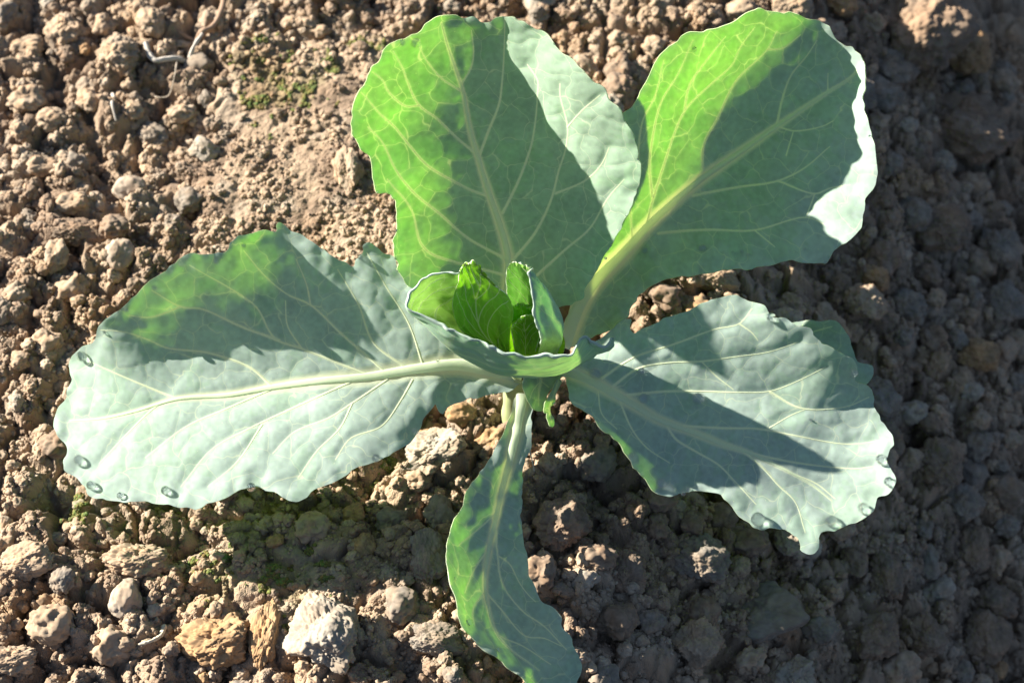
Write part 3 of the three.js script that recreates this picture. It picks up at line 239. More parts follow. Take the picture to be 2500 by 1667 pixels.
{
  const make = (name, label, count, detail, seed, lo, hi, power) => {
    const m = new THREE.InstancedMesh(clodGeometry(seed, detail, 'lump'), new THREE.MeshStandardMaterial({ name: 'crumb', vertexColors: true, roughness: 1 }), count);
    const d = new THREE.Object3D(), c = new THREE.Color();
    for (let k = 0; k < count; k++) {
      let x, z, s; for (let t = 0; t < 6; t++) { x = -228 + 475 * R(); z = -252 + 368 * R(); if (fbm2(x / 14, z / 14, 120) > -0.25 + 0.5 * (R() - 0.5)) break; }
      s = lo + (hi - lo) * R() ** power; if (loose(x, z) < 0.4) s = Math.min(s, lo + (hi - lo) * 0.35);
      d.position.set(x * MM, (groundH(x, z) + s * 0.12) * MM, z * MM); d.rotation.set(R() * 6.28, R() * 6.28, R() * 6.28);
      d.scale.set(s * (0.7 + 0.5 * R()) * MM / 2, s * (0.6 + 0.5 * R()) * MM / 2, s * (0.7 + 0.5 * R()) * MM / 2); d.updateMatrix(); m.setMatrixAt(k, d.matrix);
      const t = 0.85 + 0.4 * R(); m.setColorAt(k, c.setRGB(...soilColor(x, z, 0).map((q) => q * t)));
    }
    top(m, name, label, 'soil', null, 'stuff');
  };
  {
    const n = 3600, m = new THREE.InstancedMesh(clodGeometry(203, 2, 'lump'), new THREE.MeshStandardMaterial({ name: 'moss', color: lin(0.10, 0.105, 0.033), vertexColors: true, roughness: 1 }), n), d = new THREE.Object3D(), c = new THREE.Color();
    for (let k = 0; k < n; k++) {
      let x, z; for (let t = 0; t < 30; t++) { const [mx, mz, r] = DATA.moss[Math.floor(R() * DATA.moss.length)], q = r * 1.5 * Math.sqrt(R()), a = R() * 6.283; x = mx + q * Math.cos(a); z = mz + q * Math.sin(a); if (noise2(x / 3.2, z / 3.2, 140) + 0.6 * noise2(x / 8, z / 8, 141) > 0.25 + 0.5 * q / (r * 1.5)) break; }
      const s = 0.35 + 0.5 * R(); d.position.set(x * MM, (groundH(x, z) + 0.1) * MM, z * MM); d.rotation.set(R() * 6, R() * 6, R() * 6); d.scale.setScalar(s * MM); d.updateMatrix(); m.setMatrixAt(k, d.matrix); m.setColorAt(k, c.setRGB(0.8 + 0.6 * R(), 0.8 + 0.5 * R(), 0.9));
    }
    top(m, 'moss', 'thin green moss film in patches on the crusted soil', 'moss', null, 'stuff');
  }
  make('soil_crumbs', 'loose soil crumbs scattered thickly over the whole bed', 13000, 7, 201, 1.6, 6.0, 2.2);
  make('soil_grit', 'fine soil grit between the clods and crumbs', 34000, 3, 202, 0.7, 2.4, 1.6);
}

// ---------------------------------------------------------------- cabbage leaves
function solve(A, b) {
  const n = b.length;
  for (let c = 0; c < n; c++) {
    let p = c; for (let r = c + 1; r < n; r++) if (Math.abs(A[r][c]) > Math.abs(A[p][c])) p = r;
    [A[c], A[p]] = [A[p], A[c]]; [b[c], b[p]] = [b[p], b[c]];
    for (let r = c + 1; r < n; r++) { const f = A[r][c] / A[c][c]; if (!f) continue; for (let k = c; k < n; k++) A[r][k] -= f * A[c][k]; b[r] -= f * b[c]; }
  }
  for (let c = n - 1; c >= 0; c--) { for (let k = c + 1; k < n; k++) b[c] -= A[c][k] * b[k]; b[c] /= A[c][c]; }
  return b;
}
function plate(samples) {                         // smooth sheet through measured heights (thin plate)
  const n = samples.length, K = (dx, dy) => { const r = (dx * dx + dy * dy) / 400; return r > 0 ? r * Math.log(r) : 0; };
  const A = [], b = [];
  samples.forEach(([x, y, h], i) => { A.push([...samples.map(([p, q], j) => K(x - p, y - q) + (i === j ? 0.15 : 0)), 1, x / 20, y / 20]); b.push(h); });
  A.push([...samples.map(() => 1), 0, 0, 0], [...samples.map((s) => s[0] / 20), 0, 0, 0], [...samples.map((s) => s[1] / 20), 0, 0, 0]); b.push(0, 0, 0);
  const w = solve(A, b);
  return (x, y) => { let s = w[n] + (w[n + 1] * x) / 20 + (w[n + 2] * y) / 20; for (let i = 0; i < n; i++) s += w[i] * K(x - samples[i][0], y - samples[i][1]); return s; };
}
function segDist(x, y, line) {                    // [distance, share along the line]
  let best = 1e9, at = 0;
  for (let i = 0; i + 1 < line.length; i++) {
    const [ax, ay] = line[i], dx = line[i + 1][0] - ax, dy = line[i + 1][1] - ay, l = dx * dx + dy * dy || 1e-9, t = clamp(((x - ax) * dx + (y - ay) * dy) / l), ex = x - ax - dx * t, ey = y - ay - dy * t, d = ex * ex + ey * ey;
    if (d < best) { best = d; at = (i + t) / (line.length - 1); }
  }
  return [Math.sqrt(best), at];
}
function inside(x, y, poly) { let c = false; for (let i = 0, j = poly.length - 1; i < poly.length; j = i++) { const [ax, ay] = poly[i], [bx, by] = poly[j]; if (ay > y !== by > y && x < ((bx - ax) * (y - ay)) / (by - ay) + ax) c = !c; } return c; }
const srgb = (c) => c.map((x) => 255 * clamp(x <= 0.0031308 ? 12.92 * x : 1.055 * x ** (1 / 2.4) - 0.055));
function netEdge(x, y, seed, k) {                 // distance to the coarse and to the fine vein net, millimetres
  const wx = x + 1.6 * noise2(x / 5, y / 5, seed) + 0.4 * noise2(x / 1.7, y / 1.7, seed + 3), wy = y + 1.6 * noise2(x / 5, y / 5, seed + 1) + 0.4 * noise2(x / 1.7, y / 1.7, seed + 4);
  const a = cell2(wx / (9.5 * k), wy / (9.5 * k), seed + 9), b = cell2(wx / (3.6 * k), wy / (3.6 * k), seed + 10);
  return [(a[1] - a[0]) * 9.5 * k, (b[1] - b[0]) * 3.6 * k];
}
// colour of a leaf skin: blade with a waxy mottling, fine vein net, main veins in the pale vein colour
function skinTexture(size, x0, y0, span, lines, blade, vein, mottle, seed, netScale = 1) {
  const cv = document.createElement('canvas'); cv.width = cv.height = size; const cx = cv.getContext('2d'), im = cx.createImageData(size, size), d = im.data;
  for (let j = 0; j < size; j++) for (let i = 0; i < size; i++) {
    const x = x0 + ((i + 0.5) / size) * span, y = y0 + (1 - (j + 0.5) / size) * span;
    const [ea, eb] = netEdge(x, y, seed, netScale);
    const net = clamp(0.62 * (1 - smooth(0.06, 0.36, ea)) + 0.14 * (1 - smooth(0.04, 0.28, eb)));
    const t = 1 + mottle * (0.6 * fbm2(x / 11, y / 11, seed + 20) + 0.4 * noise2(x / 1.2, y / 1.2, seed + 21) + 0.35 * fbm2(x / 3.4, y / 3.4, seed + 22));
    const rub = 0.3 * smooth(0.12, 0.3, fbm2(x / 9 + 3, y / 15, seed + 30) + 0.25 * noise2(x / 1.6, y / 1.6, seed + 31)), green = [0.8, 0.97, 0.7];   // places where the wax bloom has rubbed off
    const sp = cell2(x / 5.5, y / 5.5, seed + 40), speck = sp[2] > 0.55 ? 0.7 * (1 - smooth(0.02, 0.05 * sp[2], sp[0])) : 0;   // small pale specks
    const c = srgb([0, 1, 2].map((k) => mixn(blade[k] * t * mixn(1, green[k], rub), vein[k], Math.max(net, speck)))), k = (j * size + i) * 4;
    d[k] = c[0]; d[k + 1] = c[1]; d[k + 2] = c[2]; d[k + 3] = 255;
  }
  cx.putImageData(im, 0, 0);
  const s = size / span, col = srgb(vein).map(Math.round); cx.lineCap = cx.lineJoin = 'round';
  for (const [line, w0, w1] of lines) for (const [grow, al] of [[1.5, 0.2], [1.15, 0.35], [0.85, 0.85]]) {
    cx.strokeStyle = `rgba(${col[0]},${col[1]},${col[2]},${al})`;
    for (let i = 0; i + 1 < line.length; i++) { cx.lineWidth = mixn(w0, w1, i / (line.length - 1)) * s * grow; cx.beginPath(); cx.moveTo((line[i][0] - x0) * s, (y0 + span - line[i][1]) * s); cx.lineTo((line[i + 1][0] - x0) * s, (y0 + span - line[i + 1][1]) * s); cx.stroke(); }
  }
  const t = new THREE.CanvasTexture(cv); t.colorSpace = THREE.SRGBColorSpace; t.magFilter = THREE.LinearFilter; return t;
}
const wax = { roughness: 1, transmission: 0.56, thickness: 0, ior: 1.4, clearcoat: 0.25, clearcoatRoughness: 0.55, specularIntensity: 0.25 };
const upperSkin = (map, o = {}) => new THREE.MeshPhysicalMaterial({ name: 'leaf_upper_skin', map, side: THREE.DoubleSide, ...wax, ...o });
const lowerSkin = (map, o = {}) => new THREE.MeshPhysicalMaterial({ name: 'leaf_lower_skin', map, side: THREE.DoubleSide, ...wax, transmission: 0.8, clearcoat: 0.05, ...o });
const veinMat = new THREE.MeshPhysicalMaterial({ name: 'vein', color: lin(0.80, 0.86, 0.62), side: THREE.DoubleSide, roughness: 1, transmission: 0.58, thickness: 0, clearcoat: 0.2, clearcoatRoughness: 0.4 });
const ribMat = new THREE.MeshPhysicalMaterial({ name: 'midrib', color: lin(0.74, 0.84, 0.64), side: THREE.DoubleSide, roughness: 1, transmission: 0.66, thickness: 0, clearcoat: 0.25, clearcoatRoughness: 0.35 });
const BLADE = { upper: [0.49, 0.61, 0.565], upperVein: [0.76, 0.83, 0.64], lower: [0.31, 0.62, 0.015], lowerVein: [0.86, 0.90, 0.30] };

const plant = new THREE.Group(), surfaces = {};
function ribbon(line, at, w0, w1, lift, mat, name, parent, sides = 5) {   // a low rounded rib that follows the leaf
  const pos = [], idx = [], n = line.length;
  for (let i = 0; i < n; i++) {
    const a = line[Math.max(0, i - 1)], b = line[Math.min(n - 1, i + 1)], dx = b[0] - a[0], dy = b[1] - a[1], l = Math.hypot(dx, dy) || 1, w = mixn(w0, w1, Math.sqrt(i / (n - 1)));
    for (let k = 0; k <= sides; k++) {
      const u = k / sides * 2 - 1, x = line[i][0] - (dy / l) * u * w / 2, y = line[i][1] + (dx / l) * u * w / 2, p = at(x, y, -0.12 + lift * w * Math.sqrt(Math.max(0, 1 - u * u)) + 0.1);
      pos.push(p.x, p.y, p.z);
      if (i && k) { const q = i * (sides + 1) + k; idx.push(q, q - 1, q - sides - 2, q, q - sides - 2, q - sides - 1); }
    }
  }
  const m = new THREE.Mesh(geo(pos, idx), mat); m.name = name; parent.add(m); return m;
}
function makeLeaf(key, opt = {}) {
  const D = DATA.leaves[key], step = opt.step ?? 0.8, seed = opt.seed ?? 1, thick = opt.thick ?? 0.45;
  const O = new THREE.Vector3(...D.o), E1 = new THREE.Vector3(...D.e1), N = new THREE.Vector3(...D.n), E2 = N.clone().cross(E1);
  const sheet = plate(D.s), outline = curve2([...D.out, D.out[0]], 0.9).slice(0, -1), mid = curve2(D.mid, 2), veins = D.veins.map((v) => curve2(v, 1.6));
  const poly = outline.map(([x, y], i) => { const t = opt.teeth ?? 0.4; return [x + t * noise2(i * 0.45, seed, 5), y + t * noise2(i * 0.45, seed, 6)]; });
  const vw = veins.map((v) => clamp(0.34 + v.length * 0.021, 0.4, 0.98) * (opt.veinWidth ?? 1));
  const bodyWidth = D.mw[0];
  const height = (x, y) => {
    const edge = segDist(x, y, poly)[0], [dm, tm] = segDist(x, y, mid);
    let dv = Math.min(9, Math.max(0, dm - mixn(bodyWidth, 0.6, Math.sqrt(tm)) / 2)); for (const v of veins) { if (Math.abs(v[0][0] - x) + Math.abs(v[0][1] - y) < 140) dv = Math.min(dv, segDist(x, y, v)[0]); }
    const q = (opt.quilt ?? 1), [ea, eb] = netEdge(x, y, seed * 31, 1), wob = smooth(9, 0, edge);
    return sheet(x, y) + q * (0.45 * smooth(0, 4.5, dv) + 0.8 * fbm2(x / 24, y / 24, seed) + (opt.puff ?? 0.17) * (smooth(0, 3.2, ea) + 0.2 * smooth(0, 1.2, eb)) * smooth(0.2, 2, dv) + 0.16 * fbm2(x / 4.5, y / 4.5, seed + 3)) + (opt.ruffle ?? 1) * wob * (1.1 * noise2(x / 8, y / 8, seed + 6) + 0.45 * noise2(x / 3.4, y / 3.4, seed + 7));
  };
  // mesh: a fine grid cut along the outline
  const xs = poly.map((p) => p[0]), ys = poly.map((p) => p[1]), x0 = Math.min(...xs) - step, y0 = Math.min(...ys) - step, nx = Math.ceil((Math.max(...xs) - x0) / step) + 2, ny = Math.ceil((Math.max(...ys) - y0) / step) + 2;
  const sd = new Float32Array(nx * ny), ht = new Float32Array(nx * ny);
  for (let j = 0; j < ny; j++) for (let i = 0; i < nx; i++) {
    const x = x0 + i * step, y = y0 + j * step, q = j * nx + i; sd[q] = segDist(x, y, [...poly, poly[0]])[0] * (inside(x, y, poly) ? 1 : -1);
    if (Math.abs(sd[q]) < 0.02) sd[q] = 0.02;
    if (sd[q] > -step * 1.6) ht[q] = height(x, y);
  }
  const hAt = (x, y) => { const u = clamp((x - x0) / step, 0, nx - 1.001), v = clamp((y - y0) / step, 0, ny - 1.001), i = Math.floor(u), j = Math.floor(v), f = u - i, g = v - j, q = j * nx + i; let s = 0, w = 0; for (const [o, k] of [[0, (1 - f) * (1 - g)], [1, f * (1 - g)], [nx, (1 - f) * g], [nx + 1, f * g]]) if (sd[q + o] > -step * 1.6) { s += ht[q + o] * k; w += k; } return w > 1e-6 ? s / w : sheet(x, y); };
  const at = (x, y, lift = 0) => O.clone().addScaledVector(E1, x).addScaledVector(E2, y).addScaledVector(N, hAt(x, y) + lift).multiplyScalar(MM);
  const span = Math.max(nx, ny) * step, pos = [], uv = [], tri = [], rimE = [], vid = new Map();
  const vert = (x, y) => { const k = Math.round(x * 500) + ',' + Math.round(y * 500); if (!vid.has(k)) { const p = at(x, y); vid.set(k, pos.length / 3); pos.push(p.x, p.y, p.z); uv.push((x - x0) / span, (y - y0) / span); } return vid.get(k); };
  const cut = (a, b) => { const t = sd[a] / (sd[a] - sd[b]), ax = a % nx, ay = (a - ax) / nx, bx = b % nx, by = (b - bx) / nx; return vert(x0 + (ax + (bx - ax) * t) * step, y0 + (ay + (by - ay) * t) * step); };
  const vg = (q) => vert(x0 + (q % nx) * step, y0 + Math.floor(q / nx) * step);
  for (let j = 0; j + 1 < ny; j++) for (let i = 0; i + 1 < nx; i++) {
    const q = j * nx + i;
    for (const T of (i + j) % 2 ? [[q, q + 1, q + nx], [q + 1, q + nx + 1, q + nx]] : [[q, q + 1, q + nx + 1], [q, q + nx + 1, q + nx]]) {
      const s = T.map((k) => sd[k] > 0), c = s.filter(Boolean).length;
      if (c === 3) tri.push(T.map(vg));
      else if (c === 1) { const k = s.indexOf(true), A = T[k], B = T[(k + 1) % 3], C = T[(k + 2) % 3], b = cut(A, B), e = cut(A, C); tri.push([vg(A), b, e]); rimE.push([b, e]); }
      else if (c === 2) { const k = s.indexOf(false), A = T[k], B = T[(k + 1) % 3], C = T[(k + 2) % 3], b = cut(B, A), e = cut(C, A); tri.push([b, vg(B), vg(C)], [b, vg(C), e]); rimE.push([e, b]); }
    }
  }
  // upper and lower skin with the leaf's thickness between them, closed along the margin
  const n = pos.length / 3, nrm = geo(pos, tri.flat()).attributes.normal, all = pos.slice(), uv2 = [...uv, ...uv];
  for (let i = 0; i < n; i++) all.push(pos[i * 3] - nrm.getX(i) * thick * MM, pos[i * 3 + 1] - nrm.getY(i) * thick * MM, pos[i * 3 + 2] - nrm.getZ(i) * thick * MM);
  const idxU = tri.flat(), idxL = tri.flatMap(([a, b, c]) => [a + n, c + n, b + n]), idxR = rimE.flatMap(([a, b]) => [a, a + n, b, b, a + n, b + n]);
  const g = geo(all, [...idxU, ...idxL, ...idxR], uv2); g.addGroup(0, idxU.length, 0); g.addGroup(idxU.length, idxL.length, 1); g.addGroup(idxU.length + idxL.length, idxR.length, 2);
  const nn = g.attributes.normal; for (let i = 0; i < n; i++) { nn.setXYZ(i, nrm.getX(i), nrm.getY(i), nrm.getZ(i)); nn.setXYZ(i + n, -nrm.getX(i), -nrm.getY(i), -nrm.getZ(i)); }
  const lines = [[mid, D.mw[0] * 0.9, D.mw[1] * 1.2], ...veins.map((v, i) => [v, vw[i] * 1.05, 0.34])], B = { ...BLADE, ...opt.color }, size = opt.tex ?? 1024;
  const up = skinTexture(size, x0, y0, span, lines, B.upper, B.upperVein, 0.2, seed * 31), low = skinTexture(size, x0, y0, span, lines, B.lower, B.lowerVein, 0.2, seed * 31);
  const leaf = new THREE.Mesh(g, [upperSkin(up, opt.upper), lowerSkin(low, opt.lower), veinMat]); leaf.name = 'leaf'; plant.add(leaf);
  ribbon(mid, at, D.mw[0] * 0.8, D.mw[1], 0.24, ribMat, 'midrib', leaf, 8);
  veins.forEach((v, i) => ribbon(v, at, vw[i], 0.28, 0.22, veinMat, 'vein', leaf));
  surfaces[key] = { at, drops: D.drops };
  return leaf;
}
makeLeaf('U', { seed: 2, puff: 0.32, color: { upper: [0.45, 0.60, 0.47], lower: [0.32, 0.63, 0.025] } });
makeLeaf('UR', { seed: 3 });
makeLeaf('LF', { seed: 4 });
makeLeaf('RT', { seed: 5 });
makeLeaf('FR', { seed: 6 });
makeLeaf('RE', { seed: 7, step: 1.2, tex: 512 });
makeLeaf('B1', { seed: 8, step: 0.4, tex: 256, quilt: 0.3, ruffle: 0.3, veinWidth: 0.6 });
makeLeaf('B2', { seed: 9, step: 0.3, tex: 256, quilt: 0.2, ruffle: 0.2 });

// the heart: young leaves that stand round the growing point, each a curved sheet through its own measured net
function spline(list, t) { const n = list.length - 1, u = clamp(t) * n, i = Math.min(n - 1, Math.floor(u)), f = u - i, g = (k) => list[clamp(k, 0, n)], a = g(i - 1), b = g(i), c = g(i + 1), d = g(i + 2), A = i === 0 ? b.map((x, k) => 2 * x - c[k]) : a, Dd = i + 1 === n ? c.map((x, k) => 2 * x - b[k]) : d; return b.map((x, k) => 0.5 * (2 * x + (c[k] - A[k]) * f + (2 * A[k] - 5 * x + 4 * c[k] - Dd[k]) * f * f + (3 * x - A[k] - 3 * c[k] + Dd[k]) * f * f * f)); }
function heartLeaf(key, opt) {
  const rows = DATA.heart[key], nu = opt.nu, nv = opt.nv, seed = opt.seed, thick = 0.4, pos = [], uv = [];
  const P = (u, v) => new THREE.Vector3(...spline(rows.map((r) => spline(r, u)), v));
  for (let j = 0; j <= nv; j++) for (let i = 0; i <= nu; i++) {
    const u = i / nu; let v = j / nv;
    if (j === nv) v += (opt.teeth ?? 0.02) * noise2(u * (opt.freq ?? 30), seed, 3);
    const p = P(u, Math.min(1, v)), a = P(Math.min(1, u + 0.01), Math.min(1, v)).sub(P(Math.max(0, u - 0.01), Math.min(1, v))), b = P(u, Math.min(1, v + 0.01)).sub(P(u, Math.max(0, v - 0.01))), n = a.cross(b).normalize();
    const edge = smooth(0.75, 1, v) + 0.6 * smooth(0.8, 1, Math.abs(u * 2 - 1));
    p.addScaledVector(n, 0.5 * noise2(u * 14, v * 9, seed) + 0.25 * noise2(u * 30, v * 20, seed + 2) + edge * (0.9 * noise2(u * (opt.freq ?? 30), v * 4, seed + 1)) + (opt.curl ?? 0) * smooth(0.82, 1, v));
    pos.push(p.x * MM, p.y * MM, p.z * MM); uv.push(u, v);
  }
  const idx = [], rim = [], w = nu + 1, n = w * (nv + 1);
  for (let j = 0; j < nv; j++) for (let i = 0; i < nu; i++) { const a = j * w + i; idx.push(a, a + 1, a + w, a + 1, a + w + 1, a + w); }
  const nrm = geo(pos, idx).attributes.normal, all = pos.slice();
  for (let i = 0; i < n; i++) all.push(pos[i * 3] - nrm.getX(i) * thick * MM, pos[i * 3 + 1] - nrm.getY(i) * thick * MM, pos[i * 3 + 2] - nrm.getZ(i) * thick * MM);
  const low = []; for (let k = 0; k < idx.length; k += 3) low.push(idx[k] + n, idx[k + 2] + n, idx[k + 1] + n);
  const loop = []; for (let i = 0; i <= nu; i++) loop.push(nv * w + i); for (let j = nv - 1; j >= 0; j--) loop.push(j * w + nu); for (let j = 0; j <= nv; j++) if (j < nv) loop.unshift(j * w);
  const ring = []; for (let j = 0; j <= nv; j++) ring.push(j * w); for (let i = 1; i <= nu; i++) ring.push(nv * w + i); for (let j = nv - 1; j >= 0; j--) ring.push(j * w + nu);
  for (let k = 0; k + 1 < ring.length; k++) rim.push(ring[k], ring[k + 1], ring[k] + n, ring[k + 1], ring[k + 1] + n, ring[k] + n);
  const g = geo(all, [...idx, ...low, ...rim], [...uv, ...uv]); g.addGroup(0, idx.length, 0); g.addGroup(idx.length, idx.length, 1); g.addGroup(idx.length * 2, rim.length, 2);
  const nn = g.attributes.normal; for (let i = 0; i < n; i++) { nn.setXYZ(i, nrm.getX(i), nrm.getY(i), nrm.getZ(i)); nn.setXYZ(i + n, -nrm.getX(i), -nrm.getY(i), -nrm.getZ(i)); }
  const rollEdge = opt.roll || opt.sideRoll ? (leafMesh) => {              // the thick rolled margin of the leaf
    const c = [], put = (k) => c.push(new THREE.Vector3(pos[k * 3], pos[k * 3 + 1], pos[k * 3 + 2])), fat = opt.roll ?? opt.sideRoll;
    if (opt.roll) for (let i = 0; i <= nu; i += 2) put(nv * w + i); else for (let j = Math.round(nv * 0.1); j <= nv; j += 2) put(j * w + nu);
    const cv = new THREE.CatmullRomCurve3(c), nt = nu * 2, t = new THREE.TubeGeometry(cv, nt, 1, 8), tp = t.attributes.position, q = new THREE.Vector3();
    for (let i = 0; i <= nt; i++) { const o = cv.getPointAt(i / nt), s = i / nt, r = fat * (0.75 + 0.45 * noise2(s * 26, seed, 9)) * smooth(0, 0.04, s) * smooth(1, 0.94, s) * MM + 0.0001; for (let k = 0; k < 9; k++) { const j = i * 9 + k; q.fromBufferAttribute(tp, j).sub(o).normalize().multiplyScalar(r).add(o); tp.setXYZ(j, q.x, q.y, q.z); } }
    t.computeVertexNormals(); const m = new THREE.Mesh(t, rimMat); m.name = 'rolled_margin'; leafMesh.add(m);
  } : null;
  // veins in the sheet's own (u, v): midrib up the middle, side veins fanning to the edge
  const m = opt.mid ?? 0.5, V = [[[[m, 0], [m, 0.5], [m, 0.97]], 1.6, 0.3]];
  for (let k = 0; k < (opt.side ?? 4); k++) for (const s of [-1, 1]) { const v0 = 0.08 + 0.17 * k, reach = s < 0 ? m : 1 - m; V.push([[[m, v0], [m + s * reach * 0.4, v0 + 0.2], [m + s * reach * 0.72, v0 + 0.33 + 0.05 * hash(k, s + 5, seed)], [m + s * reach * 0.95, v0 + 0.44]].filter((q) => q[1] < 0.99), 0.7, 0.22]); }
  const span = opt.span, lines = V.map(([l, a, b]) => [curve2(l.map(([x, y]) => [x * span, y * span]), 1), a * span / 40, b * span / 40]);
  const [inner, outer] = [opt.inner, opt.outer];
  const ti = skinTexture(512, 0, 0, span, lines, inner[0], inner[1], 0.15, seed * 13, 0.8), to = skinTexture(512, 0, 0, span, lines, outer[0], outer[1], 0.15, seed * 13, 0.8);
  const leaf = new THREE.Mesh(g, opt.flip ? [lowerSkin(to, opt.om), upperSkin(ti, opt.im), veinMat] : [upperSkin(ti, opt.im), lowerSkin(to, opt.om), veinMat]); leaf.name = 'leaf'; plant.add(leaf);
  rollEdge?.(leaf);
  for (const [l, a] of V) {
    const c = curve2(l.map(([x, y]) => [x * span, y * span]), 1.2), q = [], ix = [], sides = 3, f = opt.flip ? -1 : 1;
    c.forEach(([x, y], i) => {
      const b = c[Math.min(c.length - 1, i + 1)], e = c[Math.max(0, i - 1)], dx = b[0] - e[0], dy = b[1] - e[1], L = Math.hypot(dx, dy) || 1, ww = mixn(a * 0.7, 0.2, i / (c.length - 1)) * span / 40;
      for (let k = 0; k <= sides; k++) {
        const o = (k / sides) * 2 - 1, uu = clamp((x - (dy / L) * o * ww / 2) / span), vv = clamp((y + (dx / L) * o * ww / 2) / span), gi = Math.min(nu - 1, Math.floor(uu * nu)), gj = Math.min(nv - 1, Math.floor(vv * nv)), fu = uu * nu - gi, fv = vv * nv - gj;
        const S = (arr, off) => { const k0 = gj * w + gi; return mixn(mixn(arr(k0, off), arr(k0 + 1, off), fu), mixn(arr(k0 + w, off), arr(k0 + w + 1, off), fu), fv); };
        const pp = (i2, o2) => pos[i2 * 3 + o2], np = (i2, o2) => nrm.array[i2 * 3 + o2], up = (f > 0 ? 0.05 + 0.16 * (1 - o * o) : -thick - 0.05 - 0.16 * (1 - o * o)) * MM;
        for (let o2 = 0; o2 < 3; o2++) q.push(S(pp, o2) + S(np, o2) * up);
        if (i && k) { const z = i * (sides + 1) + k; ix.push(z, z - 1, z - sides - 2, z, z - sides - 2, z - sides - 1); }
      }
    });
    const vm = new THREE.Mesh(geo(q, ix), veinMat); vm.name = 'vein'; leaf.add(vm);
  }
  return leaf;
}
const rimMat = new THREE.MeshPhysicalMaterial({ name: 'leaf_margin', color: lin(0.40, 0.51, 0.43), roughness: 1, transmission: 0.35, thickness: 0, clearcoat: 0.2, clearcoatRoughness: 0.4 });
const YOUNG = { inner: [[0.50, 0.68, 0.15], [0.70, 0.80, 0.38]], outer: [[0.45, 0.61, 0.50], [0.60, 0.72, 0.52]] };
const LIME = { inner: [[0.37, 0.64, 0.09], [0.64, 0.76, 0.30]], outer: [[0.45, 0.68, 0.06], [0.70, 0.80, 0.28]] };
heartLeaf('cup', { seed: 21, nu: 170, nv: 52, freq: 40, span: 60, mid: 0.56, side: 4, teeth: 0.02, roll: 0.5, ...YOUNG, om: { transmission: 0.6, clearcoat: 0.2 } });
heartLeaf('back', { seed: 25, nu: 40, nv: 40, freq: 14, span: 34, side: 3, teeth: 0.04, ...LIME });
heartLeaf('inner', { seed: 22, nu: 46, nv: 60, freq: 16, span: 40, side: 4, teeth: 0.03, ...LIME });
heartLeaf('fold', { seed: 23, nu: 60, nv: 60, sideRoll: 0.45, freq: 16, span: 40, side: 3, teeth: 0.03, inner: [[0.31, 0.57, 0.10], [0.60, 0.72, 0.30]], outer: YOUNG.outer, om: { transmission: 0.5 } });
heartLeaf('core', { seed: 24, nu: 36, nv: 36, freq: 14, span: 30, side: 3, teeth: 0.04, ...LIME });
{
  const pts = [[2, -12, -2], [1.6, 8, -2.5], [2.2, 24, -1.5], [3, 37, -0.5]].map((p) => new THREE.Vector3(...p).multiplyScalar(MM));
  const g = new THREE.TubeGeometry(new THREE.CatmullRomCurve3(pts), 30, 0.0052, 16), p = g.attributes.position;
  for (let i = 0; i < p.count; i++) { const k = 1 + 0.12 * noise3(p.getX(i) * 300, p.getY(i) * 120, p.getZ(i) * 300); p.setX(i, pts[1].x + (p.getX(i) - pts[1].x) * k); p.setZ(i, pts[1].z + (p.getZ(i) - pts[1].z) * k); }
  g.computeVertexNormals();
  const stem = new THREE.Mesh(g, new THREE.MeshPhysicalMaterial({ name: 'stem', color: lin(0.34, 0.40, 0.19), roughness: 0.6 })); stem.name = 'stem'; plant.add(stem);
}
top(plant, 'cabbage_plant', 'young cabbage plant with broad blue-green dewy leaves spreading from an open heart', 'cabbage');

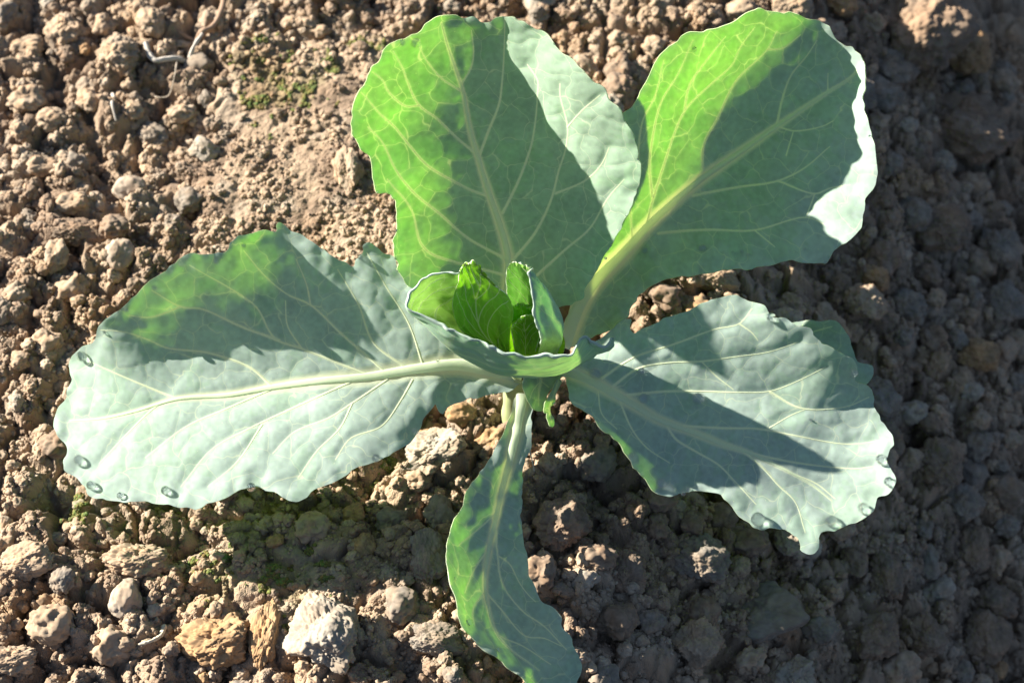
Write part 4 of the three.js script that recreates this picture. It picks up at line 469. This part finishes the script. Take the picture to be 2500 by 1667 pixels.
// ---------------------------------------------------------------- water droplets on the leaves
{
  const water = new THREE.MeshPhysicalMaterial({ name: 'water', color: 0xffffff, roughness: 0.0, transmission: 1, thickness: 0.004, ior: 1.33, specularIntensity: 1, clearcoat: 1, clearcoatRoughness: 0.02 });
  const where = { U: 'the cupped upright leaf behind the heart', UR: 'the tall leaf standing over the shaded slope', RT: 'the toothed leaf spreading over the slope', LF: 'the broad sunlit leaf', FR: 'the narrow drooping leaf', B2: 'the tiny curled leaf at the base' };
  const bead = new THREE.SphereGeometry(1, 28, 20), bp = bead.attributes.position;
  for (let i = 0; i < bp.count; i++) { const y = bp.getY(i); bp.setY(i, y < -0.55 ? -0.55 - (y + 0.55) * -0.12 : y); }
  bead.computeVertexNormals();
  const X = new THREE.Vector3(), Yv = new THREE.Vector3(0, 1, 0);
  for (const [k, s] of Object.entries(surfaces)) {
    const big = s.drops.reduce((a, d) => (d[2] > (a?.[2] ?? 0) ? d : a), null);
    for (const d of s.drops) {
      const [x, y, r0] = d, r = r0 > 2 ? (k === 'LF' ? 1.5 : 1.9) + (r0 - 2) * (k === 'LF' ? 0.4 : 0.75) : r0 * 0.9, e = 0.6, p = s.at(x, y), n = s.at(x + e, y).sub(s.at(x - e, y)).cross(s.at(x, y + e).sub(s.at(x, y - e))).normalize();
      const m = new THREE.Mesh(bead, water); m.quaternion.setFromUnitVectors(Yv, n); m.rotateY(hash(x * 10, y * 10, 3) * 6);
      const flat = r > 1.6 ? 0.86 : 0.95; m.scale.set(r * MM, r * flat * MM, r * (0.85 + 0.15 * hash(y * 10, x * 10, 1)) * MM);
      m.position.copy(p).addScaledVector(n, r * flat * 0.56 * MM);
      const sz = d === big && s.drops.length > 1 ? 'largest' : r0 > 2 ? 'large' : r0 > 1 ? 'medium' : 'tiny';
      top(m, 'water_droplet', `${sz} clear water droplet on ${where[k]}`, 'droplet', `dew droplets on ${where[k]}`);
    }
  }
}
// ---------------------------------------------------------------- dry plant bits on the soil
function strand(name, pts, r0, r1, color, label, category, lift = 1.5) {
  const c = new THREE.CatmullRomCurve3(pts.map(([x, z], i) => new THREE.Vector3(x, Math.max(groundH(x, z), groundH(x + 2, z), groundH(x, z - 2)) + lift + 0.8 * hash(i, x | 0, 2), z).multiplyScalar(MM)));
  const n = 60, sides = 8, g = new THREE.TubeGeometry(c, n, 1, sides), p = g.attributes.position, q = new THREE.Vector3();
  for (let i = 0; i <= n; i++) { const o = c.getPointAt(i / n), r = mixn(r0, r1, i / n) * (1 + 0.25 * noise2(i * 0.3, r0 * 10, 4)) * MM; for (let k = 0; k <= sides; k++) { const j = i * (sides + 1) + k; q.fromBufferAttribute(p, j).sub(o).normalize().multiplyScalar(r).add(o); p.setXYZ(j, q.x, q.y, q.z); } }
  g.computeVertexNormals();
  return top(new THREE.Mesh(g, new THREE.MeshStandardMaterial({ name, color: lin(...color), roughness: 0.9 })), name, label, category);
}
strand('dry_root', DATA.root, 1.6, 0.6, [0.27, 0.18, 0.12], 'brown dry woody root lying across the crusted soil', 'root', 2.2);
strand('dry_root', DATA.root2, 0.8, 1.3, [0.42, 0.38, 0.33], 'pale bent root piece with a thick white end', 'root', 2.5);
strand('root_thread', DATA.thread, 0.35, 0.2, [0.38, 0.32, 0.25], 'thin curling root thread hanging beside the pale root', 'root', 2.5);
strand('straw_piece', DATA.straw, 0.5, 1.0, [0.46, 0.41, 0.31], 'short pale curved straw piece on the soil before the ochre block', 'straw', 1.5);
strand('straw_piece', DATA.chip, 0.9, 0.4, [0.42, 0.38, 0.33], 'small whitish straw shred between tan clods', 'straw', 1.5);
strand('root_thread', DATA.hair, 0.4, 0.15, [0.42, 0.37, 0.34], 'fine pale root hair beside the narrow drooping leaf', 'root', 6);

renderer.render(scene, camera);
